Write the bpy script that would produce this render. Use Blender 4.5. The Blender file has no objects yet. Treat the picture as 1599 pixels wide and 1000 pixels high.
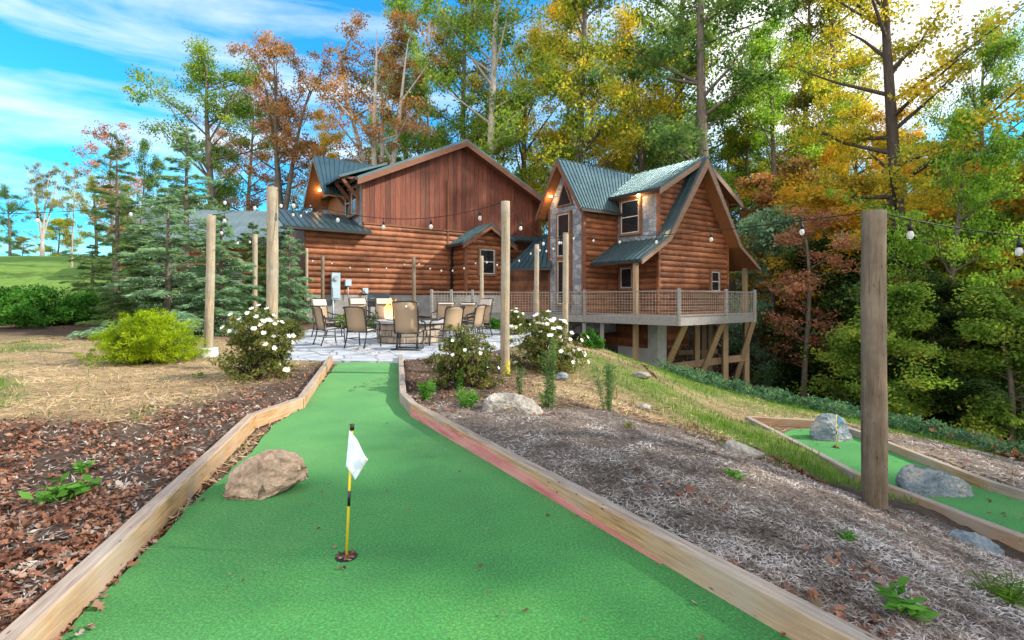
import bpy, bmesh, math, random
import numpy as np
from mathutils import Vector, Matrix, noise
random.seed(7)
rng = np.random.default_rng(7)
S = bpy.context.scene
COL = S.collection
R = math.radians
# ------------------------------------------------------------------ camera, world, sun, exposure
EYE = 1.25
HZN = 468.0
F = 800.0
cd = bpy.data.cameras.new('camera')
cam = bpy.data.objects.new('camera', cd); COL.objects.link(cam); S.camera = cam
cam.location = (0, 0, EYE); cam.rotation_euler = (R(90), 0, 0)
cd.sensor_width = 36; cd.lens = 36 * F / 1599.0; cd.shift_y = -(500 - HZN) / 1599.0
cd.clip_start = 0.05; cd.clip_end = 3000
SUN_AZ = 96.0      # degrees clockwise from +Y
SUN_EL = 34.0
W = bpy.data.worlds.new('World'); S.world = W; W.use_nodes = True
nt = W.node_tree; nt.nodes.clear()
def wn(t, **k):
    n = nt.nodes.new(t)
    for a, b in k.items(): setattr(n, a, b)
    return n
sky = wn('ShaderNodeTexSky', sky_type='NISHITA', sun_disc=False)
sky.sun_elevation = R(SUN_EL); sky.sun_rotation = R(SUN_AZ); sky.ozone_density = 1.5; sky.dust_density = 0.5
tint = wn('ShaderNodeMix', data_type='RGBA', blend_type='MULTIPLY'); tint.inputs[0].default_value = 1
tint.inputs[7].default_value = (0.10, 0.62, 0.86, 1)
nt.links.new(sky.outputs[0], tint.inputs[6])
tc = wn('ShaderNodeTexCoord')
nz = wn('ShaderNodeVectorMath', operation='NORMALIZE'); nt.links.new(tc.outputs['Generated'], nz.inputs[0])
mp = wn('ShaderNodeMapping'); mp.inputs['Rotation'].default_value = (0, R(22), R(20)); mp.inputs['Scale'].default_value = (1.0, 1.2, 7.5)
nt.links.new(tc.outputs['Generated'], mp.inputs[0])
no = wn('ShaderNodeTexNoise'); no.inputs['Scale'].default_value = 1.5; no.inputs['Detail'].default_value = 9; no.inputs['Roughness'].default_value = .58; no.inputs['Distortion'].default_value = .3
nt.links.new(mp.outputs[0], no.inputs[0])
cr = wn('ShaderNodeValToRGB'); cr.color_ramp.elements[0].position = .47; cr.color_ramp.elements[1].position = .74
cr.color_ramp.elements[0].color = (0, 0, 0, 1); cr.color_ramp.elements[1].color = (1, 1, 1, 1)
nt.links.new(no.outputs[0], cr.inputs[0])
cm = wn('ShaderNodeMix', data_type='RGBA'); cm.inputs[7].default_value = (2.9, 3.1, 3.2, 1)
# unseen bright cloud added in the sky half behind the viewer as fill light
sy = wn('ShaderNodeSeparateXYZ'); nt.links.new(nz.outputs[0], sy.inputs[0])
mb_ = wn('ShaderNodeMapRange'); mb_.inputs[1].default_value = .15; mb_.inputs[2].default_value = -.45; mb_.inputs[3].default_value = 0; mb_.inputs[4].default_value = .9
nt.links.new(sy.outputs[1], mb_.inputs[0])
nt.links.new(cr.outputs[0], cm.inputs[0]); nt.links.new(tint.outputs[2], cm.inputs[6])
# thin bright cloud veil round the sun
dp = wn('ShaderNodeVectorMath', operation='DOT_PRODUCT')
az = R(33); el = R(27)
dp.inputs[1].default_value = (math.sin(az) * math.cos(el), math.cos(az) * math.cos(el), math.sin(el))
nt.links.new(nz.outputs[0], dp.inputs[0])
mr = wn('ShaderNodeMapRange'); mr.inputs[1].default_value = .945; mr.inputs[2].default_value = 1.0
nt.links.new(dp.outputs['Value'], mr.inputs[0])
ma = wn('ShaderNodeMath', operation='MULTIPLY_ADD'); ma.inputs[1].default_value = .8; 
nt.links.new(no.outputs[0], ma.inputs[0]); nt.links.new(mr.outputs[0], ma.inputs[2])
mr2 = wn('ShaderNodeMapRange'); mr2.inputs[1].default_value = .62; mr2.inputs[2].default_value = 1.15
nt.links.new(ma.outputs[0], mr2.inputs[0])
cm2 = wn('ShaderNodeMix', data_type='RGBA'); cm2.inputs[7].default_value = (3.6, 3.55, 3.45, 1)
nt.links.new(mr2.outputs[0], cm2.inputs[0]); nt.links.new(cm.outputs[2], cm2.inputs[6])
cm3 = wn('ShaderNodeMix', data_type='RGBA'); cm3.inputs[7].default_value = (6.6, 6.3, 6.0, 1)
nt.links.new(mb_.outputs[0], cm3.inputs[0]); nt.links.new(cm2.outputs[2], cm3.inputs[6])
bg = wn('ShaderNodeBackground'); bg.inputs[1].default_value = 0.10
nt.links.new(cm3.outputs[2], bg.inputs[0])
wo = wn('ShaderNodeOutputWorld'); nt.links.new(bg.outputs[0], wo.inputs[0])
sl = bpy.data.lights.new('sun', 'SUN'); sl.energy = 2.0; sl.angle = R(1.0); sl.color = (1, .9, .76)
so = bpy.data.objects.new('sun', sl); COL.objects.link(so)
_a, _e = R(SUN_AZ), R(SUN_EL)
so.rotation_euler = Vector((math.sin(_a) * math.cos(_e), math.cos(_a) * math.cos(_e), math.sin(_e))).to_track_quat('Z', 'Y').to_euler()
S.view_settings.view_transform = 'Standard'; S.view_settings.look = 'None'
S.view_settings.exposure = 2.05; S.view_settings.gamma = 1

# ------------------------------------------------------------------ helpers
def G(px, py, z=0.0):
    "ground point seen at that place of the photograph, on the level z"
    Y = (EYE - z) * F / (py - HZN)
    return Vector(((px - 799.5) / F * Y, Y, z))
def V(px, Y, z=0.0): return Vector(((px - 799.5) / F * Y, Y, z))
def ZY(py, Y): return EYE + (HZN - py) / F * Y

def mesh_np(name, v, f):
    "v (n,3) array, f (m,k) array"
    me = bpy.data.meshes.new(name)
    v = np.asarray(v, dtype=np.float32); f = np.asarray(f, dtype=np.int32)
    m, k = f.shape
    me.vertices.add(len(v)); me.vertices.foreach_set('co', v.ravel())
    me.loops.add(m * k); me.loops.foreach_set('vertex_index', f.ravel())
    me.polygons.add(m); me.polygons.foreach_set('loop_start', np.arange(0, m * k, k, dtype=np.int32))
    me.update(calc_edges=True)
    return me
def tag(o, label=None, cat=None, group=None, kind=None):
    if label: o['label'] = label
    if cat: o['category'] = cat
    if group: o['group'] = group
    if kind: o['kind'] = kind
    return o
def link(name, me, mat, parent=None, smooth=False):
    o = bpy.data.objects.new(name, me); COL.objects.link(o)
    if mat and not me.materials: me.materials.append(mat)
    if parent: o.parent = parent
    if smooth: me.polygons.foreach_set('use_smooth', [True] * len(me.polygons))
    return o
def empty(name, loc=(0, 0, 0), rz=0.0, label=None, cat=None, group=None, kind=None):
    o = bpy.data.objects.new(name, None); COL.objects.link(o)
    o.location = loc; o.rotation_euler = (0, 0, rz); o.empty_display_size = .2
    return tag(o, label, cat, group, kind)
def copy_tree(o, parent=None):
    c = o.copy(); COL.objects.link(c)
    if parent: c.parent = parent
    for ch in list(o.children): copy_tree(ch, c)
    return c
class MB:
    def __init__(s): s.v = []; s.f = []
    def add(s, vs, fs):
        b = len(s.v); s.v += [tuple(p) for p in vs]; s.f += [tuple(i + b for i in q) for q in fs]; return s
    def box(s, x0, x1, y0, y1, z0, z1):
        return s.add([(x0, y0, z0), (x1, y0, z0), (x1, y1, z0), (x0, y1, z0), (x0, y0, z1), (x1, y0, z1), (x1, y1, z1), (x0, y1, z1)],
                     [(0, 3, 2, 1), (4, 5, 6, 7), (0, 1, 5, 4), (1, 2, 6, 5), (2, 3, 7, 6), (3, 0, 4, 7)])
    def prism(s, poly, d):
        "polygon of 3-D points pushed along vector d"
        n = len(poly); d = Vector(d); P = [Vector(p) for p in poly]
        return s.add(P + [p + d for p in P], [tuple(range(n))[::-1], tuple(range(n, 2 * n))] + [(i, (i + 1) % n, n + (i + 1) % n, n + i) for i in range(n)])
    def bar(s, a, b, w, h, up=(0, 0, 1)):
        "rectangular bar from a to b"
        a = Vector(a); b = Vector(b); d = (b - a).normalized(); u = Vector(up)
        sd = d.cross(u)
        if sd.length < 1e-4: sd = d.cross(Vector((1, 0, 0)))
        sd.normalize(); u = sd.cross(d).normalized()
        q = [a + sd * (i * w / 2) + u * (j * h / 2) for i, j in ((-1, -1), (1, -1), (1, 1), (-1, 1))]
        return s.prism(q, b - a)
    def tube(s, pts, rad, seg=8, cap=True):
        P = [Vector(p) for p in pts]; n = len(P)
        if not hasattr(rad, '__len__'): rad = [rad] * n
        b = len(s.v); ref = None
        for i, p in enumerate(P):
            d = (P[min(i + 1, n - 1)] - P[max(i - 1, 0)]).normalized()
            if ref is None: ref = d.orthogonal().normalized()
            ref = (ref - d * ref.dot(d))
            if ref.length < 1e-5: ref = d.orthogonal()
            ref.normalize(); o = d.cross(ref)
            for k in range(seg):
                t = 2 * math.pi * k / seg
                s.v.append(tuple(p + (ref * math.cos(t) + o * math.sin(t)) * rad[i]))
        for i in range(n - 1):
            for k in range(seg):
                a = b + i * seg + k; c = b + i * seg + (k + 1) % seg
                s.f.append((a, c, c + seg, a + seg))
        if cap:
            s.f.append(tuple(b + k for k in range(seg))[::-1]); s.f.append(tuple(b + (n - 1) * seg + k for k in range(seg)))
        return s
    def build(s, name, mat, parent=None, smooth=False, bevel=0):
        me = bpy.data.meshes.new(name); me.from_pydata(s.v, [], s.f)
        bm = bmesh.new(); bm.from_mesh(me); bmesh.ops.recalc_face_normals(bm, faces=bm.faces)
        if bevel: bmesh.ops.bevel(bm, geom=list(bm.edges), offset=bevel, segments=1, affect='EDGES', clamp_overlap=True)
        bm.to_mesh(me); bm.free()
        if smooth:
            me.polygons.foreach_set('use_smooth', [len(p.vertices) == 4 for p in me.polygons])
        return link(name, me, mat, parent)

# ------------------------------------------------------------------ materials
def NT(name, rough=.7, metal=0.0, spec=.3):
    m = bpy.data.materials.new(name); m.use_nodes = True; t = m.node_tree
    b = t.nodes['Principled BSDF']; b.inputs['Roughness'].default_value = rough; b.inputs['Metallic'].default_value = metal
    b.inputs['Specular IOR Level'].default_value = spec
    return m, t, b
def N(t, typ, **k):
    n = t.nodes.new(typ)
    for a, b in k.items(): setattr(n, a, b)
    return n
def ramp(t, fac, stops, interp='LINEAR'):
    r = N(t, 'ShaderNodeValToRGB'); e = r.color_ramp.elements; r.color_ramp.interpolation = interp
    while len(e) < len(stops): e.new(.5)
    for q, (p, c) in zip(e, stops): q.position = p; q.color = (*c, 1) if len(c) == 3 else c
    t.links.new(fac, r.inputs[0]); return r.outputs[0]
def noise_tex(t, scale, detail=4, rough=.55, coord=None, mscale=None, rot=None, dist=0):
    co = coord
    if co is None: co = N(t, 'ShaderNodeTexCoord').outputs['Object']
    if mscale or rot:
        mp = N(t, 'ShaderNodeMapping')
        if mscale: mp.inputs['Scale'].default_value = mscale
        if rot: mp.inputs['Rotation'].default_value = rot
        t.links.new(co, mp.inputs[0]); co = mp.outputs[0]
    n = N(t, 'ShaderNodeTexNoise'); n.inputs['Scale'].default_value = scale; n.inputs['Detail'].default_value = detail
    n.inputs['Roughness'].default_value = rough; n.inputs['Distortion'].default_value = dist
    t.links.new(co, n.inputs[0]); return n.outputs[0]
def mix(t, a, b, fac, mode='MIX'):
    m = N(t, 'ShaderNodeMix', data_type='RGBA', blend_type=mode)
    for i, x in ((0, fac), (6, a), (7, b)):
        if isinstance(x, (int, float)): m.inputs[i].default_value = x
        elif isinstance(x, tuple): m.inputs[i].default_value = (*x, 1) if len(x) == 3 else x
        else: t.links.new(x, m.inputs[i])
    return m.outputs[2]
def bump(t, b, h, strength=.4, dist=.02):
    n = N(t, 'ShaderNodeBump'); n.inputs['Strength'].default_value = strength; n.inputs['Distance'].default_value = dist
    t.links.new(h, n.inputs['Height']); t.links.new(n.outputs[0], b.inputs['Normal'])
def simple(name, col, rough=.6, metal=0, var=.25, scale=6, spec=.3, ms=None):
    m, t, b = NT(name, rough, metal, spec)
    n = noise_tex(t, scale, mscale=ms)
    c = ramp(t, n, [(.3, tuple(x * (1 - var) for x in col)), (.7, tuple(x * (1 + var) for x in col))])
    t.links.new(c, b.inputs['Base Color']); bump(t, b, n, .15, .01)
    return m
def wood(name, dark, light, axis=0, rough=.75, gs=1.0, knots=True, grey=None):
    "grain runs along local axis"
    m, t, b = NT(name, rough, 0, .25)
    st = [14, 14, 14]; st[axis] = .9
    n1 = noise_tex(t, 1.6 * gs, 6, .6, mscale=tuple(st), dist=.6)
    st2 = [60, 60, 60]; st2[axis] = 1.5
    n2 = noise_tex(t, 2.0 * gs, 4, .7, mscale=tuple(st2))
    f = mix(t, n1, n2, .4)
    c = ramp(t, f, [(.30, dark), (.5, tuple((a + q) / 2 for a, q in zip(dark, light))), (.66, light)])
    if grey:
        g = noise_tex(t, 1.3, 4, .6)
        c = mix(t, c, grey, ramp(t, g, [(.4, (0, 0, 0)), (.65, (.8, .8, .8))]))
    if 'landscape' in name:
        ge = N(t, 'ShaderNodeNewGeometry'); sx_ = N(t, 'ShaderNodeSeparateXYZ'); t.links.new(ge.outputs['Normal'], sx_.inputs[0])
        tp_ = mix(t, (.17, .135, .115), (.36, .31, .27), ramp(t, f, [(.38, (0,) * 3), (.62, (1,) * 3)]))
        c = mix(t, c, tp_, ramp(t, sx_.outputs[2], [(.55, (0,) * 3), (.8, (.75,) * 3)]))
    if 'log siding' in name:
        co_ = N(t, 'ShaderNodeTexCoord').outputs['Object']; sp = N(t, 'ShaderNodeSeparateXYZ'); t.links.new(co_, sp.inputs[0])
        def mth(op, a, b_=None):
            n_ = N(t, 'ShaderNodeMath', operation=op)
            for i_, x_ in ((0, a), (1, b_)):
                if x_ is None: continue
                if isinstance(x_, (int, float)): n_.inputs[i_].default_value = x_
                else: t.links.new(x_, n_.inputs[i_])
            return n_.outputs[0]
        row = mth('FLOOR', mth('DIVIDE', mth('SUBTRACT', sp.outputs[2], 1.451 - .235 * 20), .235))
        w1 = N(t, 'ShaderNodeTexWhiteNoise', noise_dimensions='1D'); t.links.new(row, w1.inputs['W'])
        al = mth('ADD', mth('DIVIDE', sp.outputs[axis], 3.4), mth('MULTIPLY', w1.outputs[0], 7.0)); seg_ = mth('FLOOR', al); fr_ = mth('FRACT', al)
        w2 = N(t, 'ShaderNodeTexWhiteNoise', noise_dimensions='2D'); cb_ = N(t, 'ShaderNodeCombineXYZ'); t.links.new(row, cb_.inputs[0]); t.links.new(seg_, cb_.inputs[1]); t.links.new(cb_.outputs[0], w2.inputs['Vector'])
        c = mix(t, c, ramp(t, w2.outputs[0], [(0, (.60, .58, .56)), (.5, (.95, .95, .95)), (1, (1.3, 1.32, 1.35))]), 1.0, 'MULTIPLY')
        c = mix(t, c, (.03, .012, .008), ramp(t, fr_, [(.003, (.9,) * 3), (.006, (0,) * 3)]))
        st4 = [2.2, 2.2, 2.2]; blot = noise_tex(t, 1.1, 5, .7, mscale=tuple(st4))
        c = mix(t, c, ramp(t, blot, [(.35, (.62, .58, .55)), (.6, (1.08, 1.08, 1.08))]), 1.0, 'MULTIPLY')
    if knots:
        v = N(t, 'ShaderNodeTexVoronoi'); mp = N(t, 'ShaderNodeMapping'); st3 = [5, 5, 5]; st3[axis] = 1.6
        mp.inputs['Scale'].default_value = st3; t.links.new(N(t, 'ShaderNodeTexCoord').outputs['Object'], mp.inputs[0]); t.links.new(mp.outputs[0], v.inputs[0])
        c = mix(t, c, tuple(x * .3 for x in dark), ramp(t, v.outputs['Distance'], [(.05, (.85,) * 3), (.14, (0,) * 3)]))
    if 'post' in name:
        ck = noise_tex(t, 2.2, 3, .6, mscale=(30, 30, .55)); c = mix(t, c, (.03, .022, .016), ramp(t, ck, [(.30, (.9,) * 3), (.36, (0,) * 3)]))
        bl_ = noise_tex(t, 2.0, 5, .7); c = mix(t, c, ramp(t, bl_, [(.3, (.6, .58, .55)), (.65, (1.15, 1.12, 1.08))]), 1.0, 'MULTIPLY')
    t.links.new(c, b.inputs['Base Color']); bump(t, b, f, .35, .008)
    return m
M = {}
M['log'] = wood('stained log siding', (.10, .036, .017), (.34, .132, .060), 0, .5)
M['log_y'] = wood('stained log siding return', (.095, .034, .016), (.31, .12, .056), 1, .5)
def boards():
    m, t, b = NT('stained vertical boards', .6, 0, .25)
    co = N(t, 'ShaderNodeTexCoord').outputs['Object']
    sp = N(t, 'ShaderNodeSeparateXYZ'); t.links.new(co, sp.inputs[0])
    q = N(t, 'ShaderNodeMath', operation='MULTIPLY'); q.inputs[1].default_value = 1 / .24; t.links.new(sp.outputs[0], q.inputs[0])
    fl = N(t, 'ShaderNodeMath', operation='FLOOR'); t.links.new(q.outputs[0], fl.inputs[0])
    wnz = N(t, 'ShaderNodeTexWhiteNoise', noise_dimensions='1D'); t.links.new(fl.outputs[0], wnz.inputs['W'])
    n = noise_tex(t, 1.8, 6, .65, mscale=(16, 16, .8), dist=.5)
    c = ramp(t, n, [(.3, (.065, .020, .012)), (.68, (.20, .060, .032))])
    c = mix(t, c, ramp(t, wnz.outputs[0], [(0, (.62, .62, .62)), (1, (1.25, 1.2, 1.15))]), 1.0, 'MULTIPLY')
    t.links.new(c, b.inputs['Base Color']); bump(t, b, n, .3, .008)
    return m
M['board'] = boards()
M['trim'] = wood('brown trim', (.085, .034, .018), (.21, .085, .045), 0, .6, knots=False)
M['trim_pale'] = wood('weathered rake board', (.13, .075, .05), (.28, .18, .125), 0, .7, knots=False)
M['soffit'] = wood('cedar soffit', (.16, .06, .022), (.34, .14, .055), 0, .6, knots=False)
M['deckwood'] = wood('silvered deck timber', (.11, .10, .095), (.30, .29, .275), 0, .85)
M['brace'] = wood('treated support timber', (.16, .105, .06), (.38, .27, .165), 2, .8)
M['gutter'] = simple('dark gutter', (.02, .021, .022), .4)
def roofm(name, base, rough=.38, metal=.35):
    m, t, b = NT(name, rough, metal, .5)
    n = noise_tex(t, 1.2, 5, .6)
    c = ramp(t, n, [(.3, tuple(x * .82 for x in base)), (.7, tuple(x * 1.18 for x in base))])
    t.links.new(c, b.inputs['Base Color'])
    n2 = noise_tex(t, 9, 3); rr = ramp(t, n2, [(.3, (rough * .8,) * 3), (.7, (rough * 1.25,) * 3)]); t.links.new(rr, b.inputs['Roughness'])
    return m
M['roof'] = roofm('teal standing seam metal', (.065, .115, .13), .34, .6)
def stone(name, c1, c2, mortar, sx=3.2, sz=4.6, swap=False):
    m, t, b = NT(name, .85, 0, .3)
    co = N(t, 'ShaderNodeTexCoord').outputs['Object']
    nz = N(t, 'ShaderNodeTexNoise'); nz.inputs['Scale'].default_value = 2.5; t.links.new(co, nz.inputs[0])
    ad = N(t, 'ShaderNodeVectorMath', operation='MULTIPLY_ADD'); ad.inputs[1].default_value = (.16,) * 3; t.links.new(nz.outputs[1], ad.inputs[0]); t.links.new(co, ad.inputs[2])
    mp = N(t, 'ShaderNodeMapping'); mp.inputs['Scale'].default_value = (sx, sx, sz); t.links.new(ad.outputs[0], mp.inputs[0])
    v = N(t, 'ShaderNodeTexVoronoi', distance='CHEBYCHEV'); v.inputs['Scale'].default_value = 1; v.inputs['Randomness'].default_value = .75; t.links.new(mp.outputs[0], v.inputs[0])
    v2 = N(t, 'ShaderNodeTexVoronoi', feature='DISTANCE_TO_EDGE'); v2.inputs['Scale'].default_value = 1; v2.inputs['Randomness'].default_value = .75; t.links.new(mp.outputs[0], v2.inputs[0])
    sp = N(t, 'ShaderNodeSeparateColor'); t.links.new(v.outputs['Color'], sp.inputs[0])
    fine = noise_tex(t, 14, 5, .65, coord=co)
    c = ramp(t, sp.outputs[0], [(0, c1), (.5, tuple((a + q) / 2 for a, q in zip(c1, c2))), (1, c2)])
    c = mix(t, c, ramp(t, fine, [(.3, (.6,) * 3), (.7, (1.3,) * 3)]), 1.0, 'MULTIPLY')
    e = ramp(t, v2.outputs['Distance'], [(.02, (1,) * 3), (.07, (0,) * 3)])
    c = mix(t, c, mortar, e)
    t.links.new(c, b.inputs['Base Color'])
    h = mix(t, fine, (0, 0, 0), e); bump(t, b, h, .8, .04)
    return m
M['stone'] = stone('blue grey field stone', (.13, .15, .18), (.36, .37, .38), (.16, .17, .19))
M['pitstone'] = simple('fire pit stone', (.27, .22, .17), .9, var=.45, scale=3.5)
M['concrete'] = simple('pale concrete', (.42, .42, .40), .9, var=.15, scale=3)
M['glass'] = simple('dark window glass', (.012, .014, .017), .06, var=.2, spec=.6)
M['winframe'] = simple('window frame grey', (.42, .38, .35), .6)
M['winwood'] = simple('window trim brown', (.17, .085, .05), .6)
M['metal_grey'] = simple('blue grey painted steel', (.30, .40, .47), .5, var=.1)
M['black'] = simple('black powder coat', (.012, .012, .013), .35, spec=.5)
M['sling'] = simple('tan mesh sling', (.30, .215, .14), .8, var=.12, scale=60)
M['sling_back'] = simple('beige mesh sling', (.42, .37, .31), .8, var=.1, scale=60)
M['wire'] = simple('galvanised wire', (.36, .32, .27), .4, .6)
M['line'] = simple('black light cable', (.008, .008, .008), .5)
M['polew'] = wood('round treated post', (.17, .13, .085), (.42, .345, .245), 2, .85, gs=1.8, grey=(.29, .28, .24))
M['poledark'] = wood('weathered round post', (.045, .033, .022), (.20, .155, .11), 2, .85, gs=2.0, grey=(.20, .165, .125))
M['timber'] = wood('landscape timber', (.13, .058, .022), (.60, .36, .17), 0, .75, gs=2.4, grey=(.37, .31, .25))
M['timber_grey'] = wood('silvered landscape timber', (.15, .115, .085), (.40, .31, .23), 0, .8, gs=2.4, grey=(.34, .31, .28))
def pinkm():
    m, t, b = NT('pink strip colour', .75)
    n = noise_tex(t, 3, 5, .6, mscale=(1, 8, 8))
    t.links.new(ramp(t, n, [(.3, (.42, .11, .11)), (.6, (.56, .25, .22)), (.78, (.46, .27, .17))]), b.inputs['Base Color']); return m
M['pink'] = pinkm()
def turf():
    m, t, b = NT('artificial turf', .9, 0, .15)
    co = N(t, 'ShaderNodeTexCoord').outputs['Object']
    n = noise_tex(t, 75, 6, .9, coord=co); n2 = noise_tex(t, .9, 4, .6, coord=co); n3 = noise_tex(t, 420, 2, .8, coord=co)
    v = N(t, 'ShaderNodeTexVoronoi'); v.inputs['Scale'].default_value = 320; t.links.new(co, v.inputs[0])
    c = ramp(t, n2, [(.3, (.008, .170, .022)), (.5, (.022, .230, .032)), (.72, (.060, .265, .045))])
    c = mix(t, c, ramp(t, n, [(.3, (.08, .16, .10)), (.5, (.9, .92, .9)), (.62, (2.7, 1.95, 1.7))]), 1.0, 'MULTIPLY')
    c = mix(t, c, ramp(t, n3, [(.38, (.4, .48, .4)), (.6, (1.3, 1.2, 1.2))]), 1.0, 'MULTIPLY')
    sc = noise_tex(t, 5, 6, .75, coord=co, dist=1.2); c = mix(t, c, (.055, .10, .035), ramp(t, sc, [(.62, (0,) * 3), (.74, (.45,) * 3)]))
    t.links.new(c, b.inputs['Base Color'])
    h = mix(t, n, v.outputs['Distance'], .5); bump(t, b, h, .8, .006)
    b.inputs['Sheen Weight'].default_value = .15
    return m
M['turf'] = turf()
def patio():
    m, t, b = NT('slate stamped paving', .6, 0, .4)
    co = N(t, 'ShaderNodeTexCoord').outputs['Object']
    v2 = N(t, 'ShaderNodeTexVoronoi', feature='DISTANCE_TO_EDGE'); v2.inputs['Scale'].default_value = 1.5; t.links.new(co, v2.inputs[0])
    n = noise_tex(t, 2.2, 6, .65, coord=co); n2 = noise_tex(t, 25, 4, .7, coord=co)
    c = ramp(t, n, [(.3, (.24, .28, .33)), (.7, (.48, .50, .53))])
    c = mix(t, c, ramp(t, n2, [(.3, (.75,) * 3), (.7, (1.15,) * 3)]), 1.0, 'MULTIPLY')
    c = mix(t, c, (.10, .11, .12), ramp(t, v2.outputs['Distance'], [(.012, (.8,) * 3), (.035, (0,) * 3)]))
    t.links.new(c, b.inputs['Base Color']); bump(t, b, n2, .3, .01)
    return m
M['patio'] = patio()
def rockm(name, c1, c2, c3):
    m, t, b = NT(name, .9, 0, .25)
    n = noise_tex(t, 3.5, 8, .65, dist=.6, mscale=(1, 1, 2.2)); n2 = noise_tex(t, 28, 6, .7)
    c = ramp(t, n, [(.28, c1), (.5, c2), (.72, c3)])
    c = mix(t, c, ramp(t, n2, [(.3, (.6,) * 3), (.7, (1.3,) * 3)]), 1.0, 'MULTIPLY')
    t.links.new(c, b.inputs['Base Color']); bump(t, b, mix(t, n, n2, .5), .9, .03)
    return m
M['rock_tan'] = rockm('tan pink boulder', (.24, .18, .13), (.42, .30, .22), (.56, .38, .29))
M['rock_blue'] = rockm('blue grey boulder', (.06, .08, .10), (.17, .21, .24), (.40, .34, .29))
M['rock_pale'] = rockm('pale grey boulder', (.13, .12, .105), (.27, .25, .22), (.42, .40, .36))
def leafm(name, stops, trans=.35, clump=.8, sat=1.0):
    if 'foliage' in name: stops = [(p, tuple(min(.62, x * 1.55) for x in c)) for p, c in stops]
    m = bpy.data.materials.new(name); m.use_nodes = True; t = m.node_tree; t.nodes.clear()
    g = N(t, 'ShaderNodeNewGeometry'); co = N(t, 'ShaderNodeTexCoord').outputs['Object']
    oi = N(t, 'ShaderNodeObjectInfo')
    nn = noise_tex(t, clump, 2, .5, coord=co)
    a = N(t, 'ShaderNodeMath', operation='MULTIPLY_ADD'); a.inputs[1].default_value = .42; t.links.new(g.outputs['Random Per Island'], a.inputs[0])
    s2 = N(t, 'ShaderNodeMath', operation='MULTIPLY_ADD'); s2.inputs[1].default_value = 1.5; s2.inputs[2].default_value = -.47; t.links.new(nn, s2.inputs[0])
    t.links.new(s2.outputs[0], a.inputs[2])
    c = ramp(t, a.outputs[0], stops)
    d = N(t, 'ShaderNodeBsdfDiffuse'); tr = N(t, 'ShaderNodeBsdfTranslucent'); mx = N(t, 'ShaderNodeMixShader'); mx.inputs[0].default_value = trans
    t.links.new(c, d.inputs[0])
    cc = mix(t, c, (1.7, 1.7, .9), 1.0, 'MULTIPLY'); t.links.new(cc, tr.inputs[0])
    t.links.new(d.outputs[0], mx.inputs[1]); t.links.new(tr.outputs[0], mx.inputs[2])
    o = N(t, 'ShaderNodeOutputMaterial'); t.links.new(mx.outputs[0], o.inputs[0])
    return m
def st(*cs):
    n = len(cs); return [(.12 + .76 * i / (n - 1), c) for i, c in enumerate(cs)]
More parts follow.
